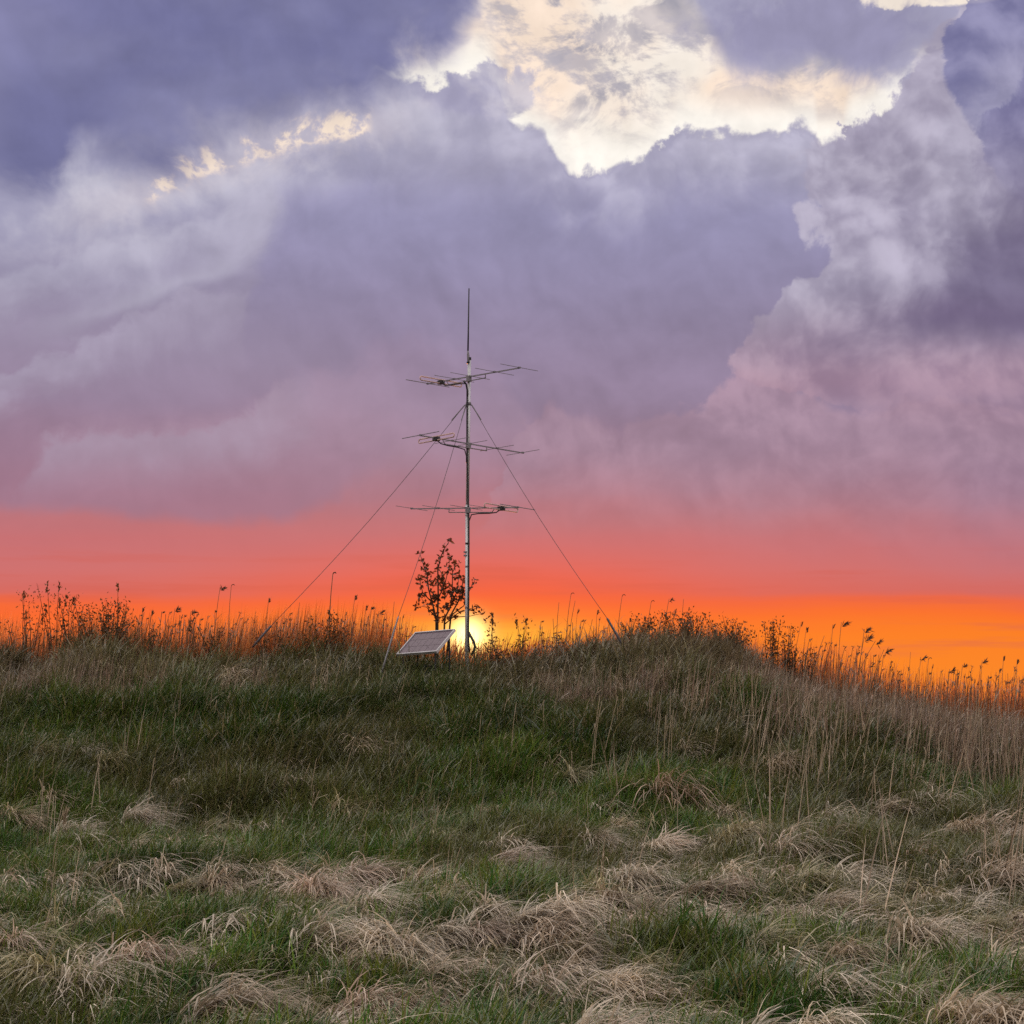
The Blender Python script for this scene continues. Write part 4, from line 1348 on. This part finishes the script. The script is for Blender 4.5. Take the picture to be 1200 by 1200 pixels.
bank_stalk('pale stalk on the slope below the twiggy bush', (343, 862), (345, 824))
bank_stalk('pale stalk left of the one below the twiggy bush', (327, 864), (333, 826))
bank_stalk('plumed stalk bending over the grass near the left edge', (61, 1042), (74, 950), 'reed', 'soft', 2, .006, hl=.16)
bank_stalk('stout broken stalk below the bent plume at the left', (44, 1116), (58, 1066), rad=.009)
bank_stalk('slim upright straw near the bottom edge left of centre', (198, 1196), (212, 1094), rad=.004)
bank_stalk('long leaning straw crossing the lower right meadow, left of a pair', (1016, 1196), (1071, 1012), rad=.0045)
bank_stalk('nearly upright straw of the crossing pair in the lower right meadow', (1060, 1196), (1076, 1030), rad=.0045)
bank_stalk('straw leaning right near the right edge of the meadow', (1135, 1160), (1165, 1030), rad=.0042)
bank_stalk('straw standing before the pale tussock at the bottom centre', (505, 1190), (514, 1085), rad=.004, leaves=1)
bank_stalk('leaning straw at the bottom right of centre', (765, 1180), (795, 1085), rad=.004)
for x0, x1, y0, y1, n, hmin, hmax, lab, grp in ((15, 300, 800, 850, 30, 30, 52, 'thin pale stalk on the upper left slope', 'stalks on the upper left slope'),
                                          (300, 540, 795, 850, 26, 28, 50, 'thin pale stalk on the slope below the solar panel', 'stalks below the solar panel'),
                                          (560, 900, 820, 905, 54, 34, 70, 'thin pale stalk on the bank right of the mast', 'stalks on the bank right of the mast'),
                                          (880, 1200, 900, 955, 60, 60, 110, 'thin pale stalk at the front of the right reeds', 'stalks at the front of the right reeds'),
                                          (250, 560, 930, 1040, 30, 36, 66, 'thin pale stalk in the meadow left of centre', 'stalks in the meadow left of centre')):
    for k in range(n):
        px, py = R.uniform(x0, x1), R.uniform(y0, y1)
        x, y, z = on_ground(px, py)
        hh = R.uniform(hmin, hmax) / FOC * y
        o = link('dry_stalk', protos[7 + R.randrange(5)], None, (x, y, z))
        o.scale = (.8, .8, hh)
        a = R.gauss(.09, .13)
        o.rotation_euler = (0, a, R.gauss(0, .3))
        third = ('left', 'middle', 'right')[min(2, int(3 * (px - x0) / (x1 - x0)))]
        rank = 'lower' if py > (y0 + y1) / 2 else 'upper'
        how = 'left leaning' if a < -.03 else ('upright' if a < .1 else 'right leaning')
        tag(o, '%s %s, %s %s part' % (how, lab, rank, third), 'dry stalk', grp)


# ------------------------------------------------------------------ tussocks one can point at
def tussock(label, px, py, wpx, tint=(.44, .36, .27), n=170, wind=0.0, droop=1.0, seed=1):
    gen = np.random.default_rng(seed)
    x, y, z = on_ground(px, py)
    w = wpx / FOC * y
    b = MB()
    n = int(n * .8)
    w *= .9
    r = w * .36
    a, q = gen.uniform(0, 2 * math.pi, n), np.sqrt(gen.random(n)) * r
    base = np.stack((np.cos(a) * q - w * .14, np.sin(a) * q, .27 * w * (1 - (q / r) ** 2) - .03), 1)
    hd = gen.normal(-.6 + wind, .75, n)
    L = w * gen.uniform(.4, .85, n)
    b.blades(base, hd, L, gen.uniform(.45, 1.15, n), gen.uniform(1.2, 2.0, n) * droop, gen.uniform(.6, 1.5, n) * .0105, 6, .9, .8, gen)
    o = b.build('grass_tussock', M['straw_obj'], None, False, (x, y, z))
    o.color = (*tint, 1)
    tag(o, label, 'tussock', 'dry grass tussocks in the meadow')
    return o


PALE, PINK, RED, OLIVE = (.64, .56, .45), (.58, .48, .38), (.42, .29, .20), (.40, .36, .19)
for k, args in enumerate((
        ('big pale tussock combed to the right at the bottom left', 120, 1178, 165, PALE, 300, .1),
        ('small pale tussock in the bottom left corner', 18, 1192, 70, PALE, 120),
        ('brownish tussock above the big bottom left one', 62, 1120, 105, OLIVE, 170),
        ('drooping tussock under the bent plume at the left', 78, 1052, 90, PINK, 170),
        ('pale flattened tussock right of the bottom left corner group', 285, 1105, 130, PALE, 230),
        ('thin pale tussock above the flattened one, left of centre', 262, 1072, 95, PINK, 150),
        ('pinkish tussock spilling right, left of the centre of the meadow', 385, 1060, 125, PINK, 240),
        ('long pale tussock low left of centre, tips hanging over', 390, 1125, 150, PALE, 300, -.1),
        ('fan shaped pale tussock near the centre of the meadow', 492, 1040, 75, PALE, 150, -.2),
        ('two pale tufts hanging right of the long pale tussock', 435, 1092, 70, PALE, 120, -.3),
        ('pale tussock fanning out on the centre line of the meadow', 600, 1002, 80, PALE, 150),
        ('brown upright tuft on the slope foot left of centre', 482, 955, 70, RED, 130),
        ('straw tuft at the foot of the slope, left of the brown upright tuft', 312, 995, 100, PINK, 170),
        ('pinkish tussock right of centre above the bottom edge', 660, 1115, 130, PINK, 260),
        ('broad pink straw patch at the bottom edge right of centre', 640, 1190, 190, PINK, 340),
        ('reddish drooping tussock alone on the dark slope right of centre', 795, 945, 120, RED, 240, -.3, 1.1),
        ('pale sprig combed right on the dark grass left of the reddish tussock', 712, 958, 70, PALE, 90),
        ('straw arch over the green hollow right of centre', 705, 1050, 80, OLIVE, 140),
        ('striped pale tussock right of the straw arch', 795, 1078, 90, PALE, 150),
        ('pinkish fan at mid right with a hanging edge', 850, 1062, 100, PINK, 180),
        ('low pink tussock below the pinkish fan', 850, 1108, 90, PINK, 170),
        ('small pale tuft above the striped pale tussock', 812, 1030, 60, PALE, 90),
        ('wide straw cushion left of the dark reddish tuft', 935, 1020, 130, PINK, 260),
        ('arched pale cushion between wide straw cushion and reddish tuft', 1000, 1050, 130, PALE, 280),
        ('dark reddish tuft leaning right in the right meadow', 1088, 1020, 85, RED, 190),
        ('pale combed tussock below the dark reddish tuft', 1105, 1110, 105, PALE, 240),
        ('straw heap in the meadow left of the crossing straws', 945, 1095, 110, PINK, 230),
        ('pale flat tussock at the bottom edge right of the crossing straws', 985, 1185, 150, PALE, 280),
        ('thick pinkish tussock at the right edge', 1180, 1050, 130, PINK, 260),
        ('brown tussock at the right edge below the thick pinkish one', 1185, 1120, 100, RED, 200),
        ('tangled pale grass at the foot of the reeds, right of the dark gap', 985, 985, 120, PALE, 220),
        ('arching pale grass in front of the right reeds', 1100, 965, 130, PALE, 240),
        ('pale grass hump at the foot of the reeds near the right edge', 1170, 985, 110, PINK, 200),
        ('small straw tussock on the bottom edge at centre', 530, 1185, 110, PINK, 190),
        ('short pale tussock on the left edge of the meadow', 25, 975, 70, OLIVE, 110),
)):
    lab, px, py, wpx, tint, n = args[:6]
    wind = args[6] if len(args) > 6 else 0.0
    droop = args[7] if len(args) > 7 else 1.0
    tussock(lab, px, py, wpx, tint, n, wind, droop, 100 + k)
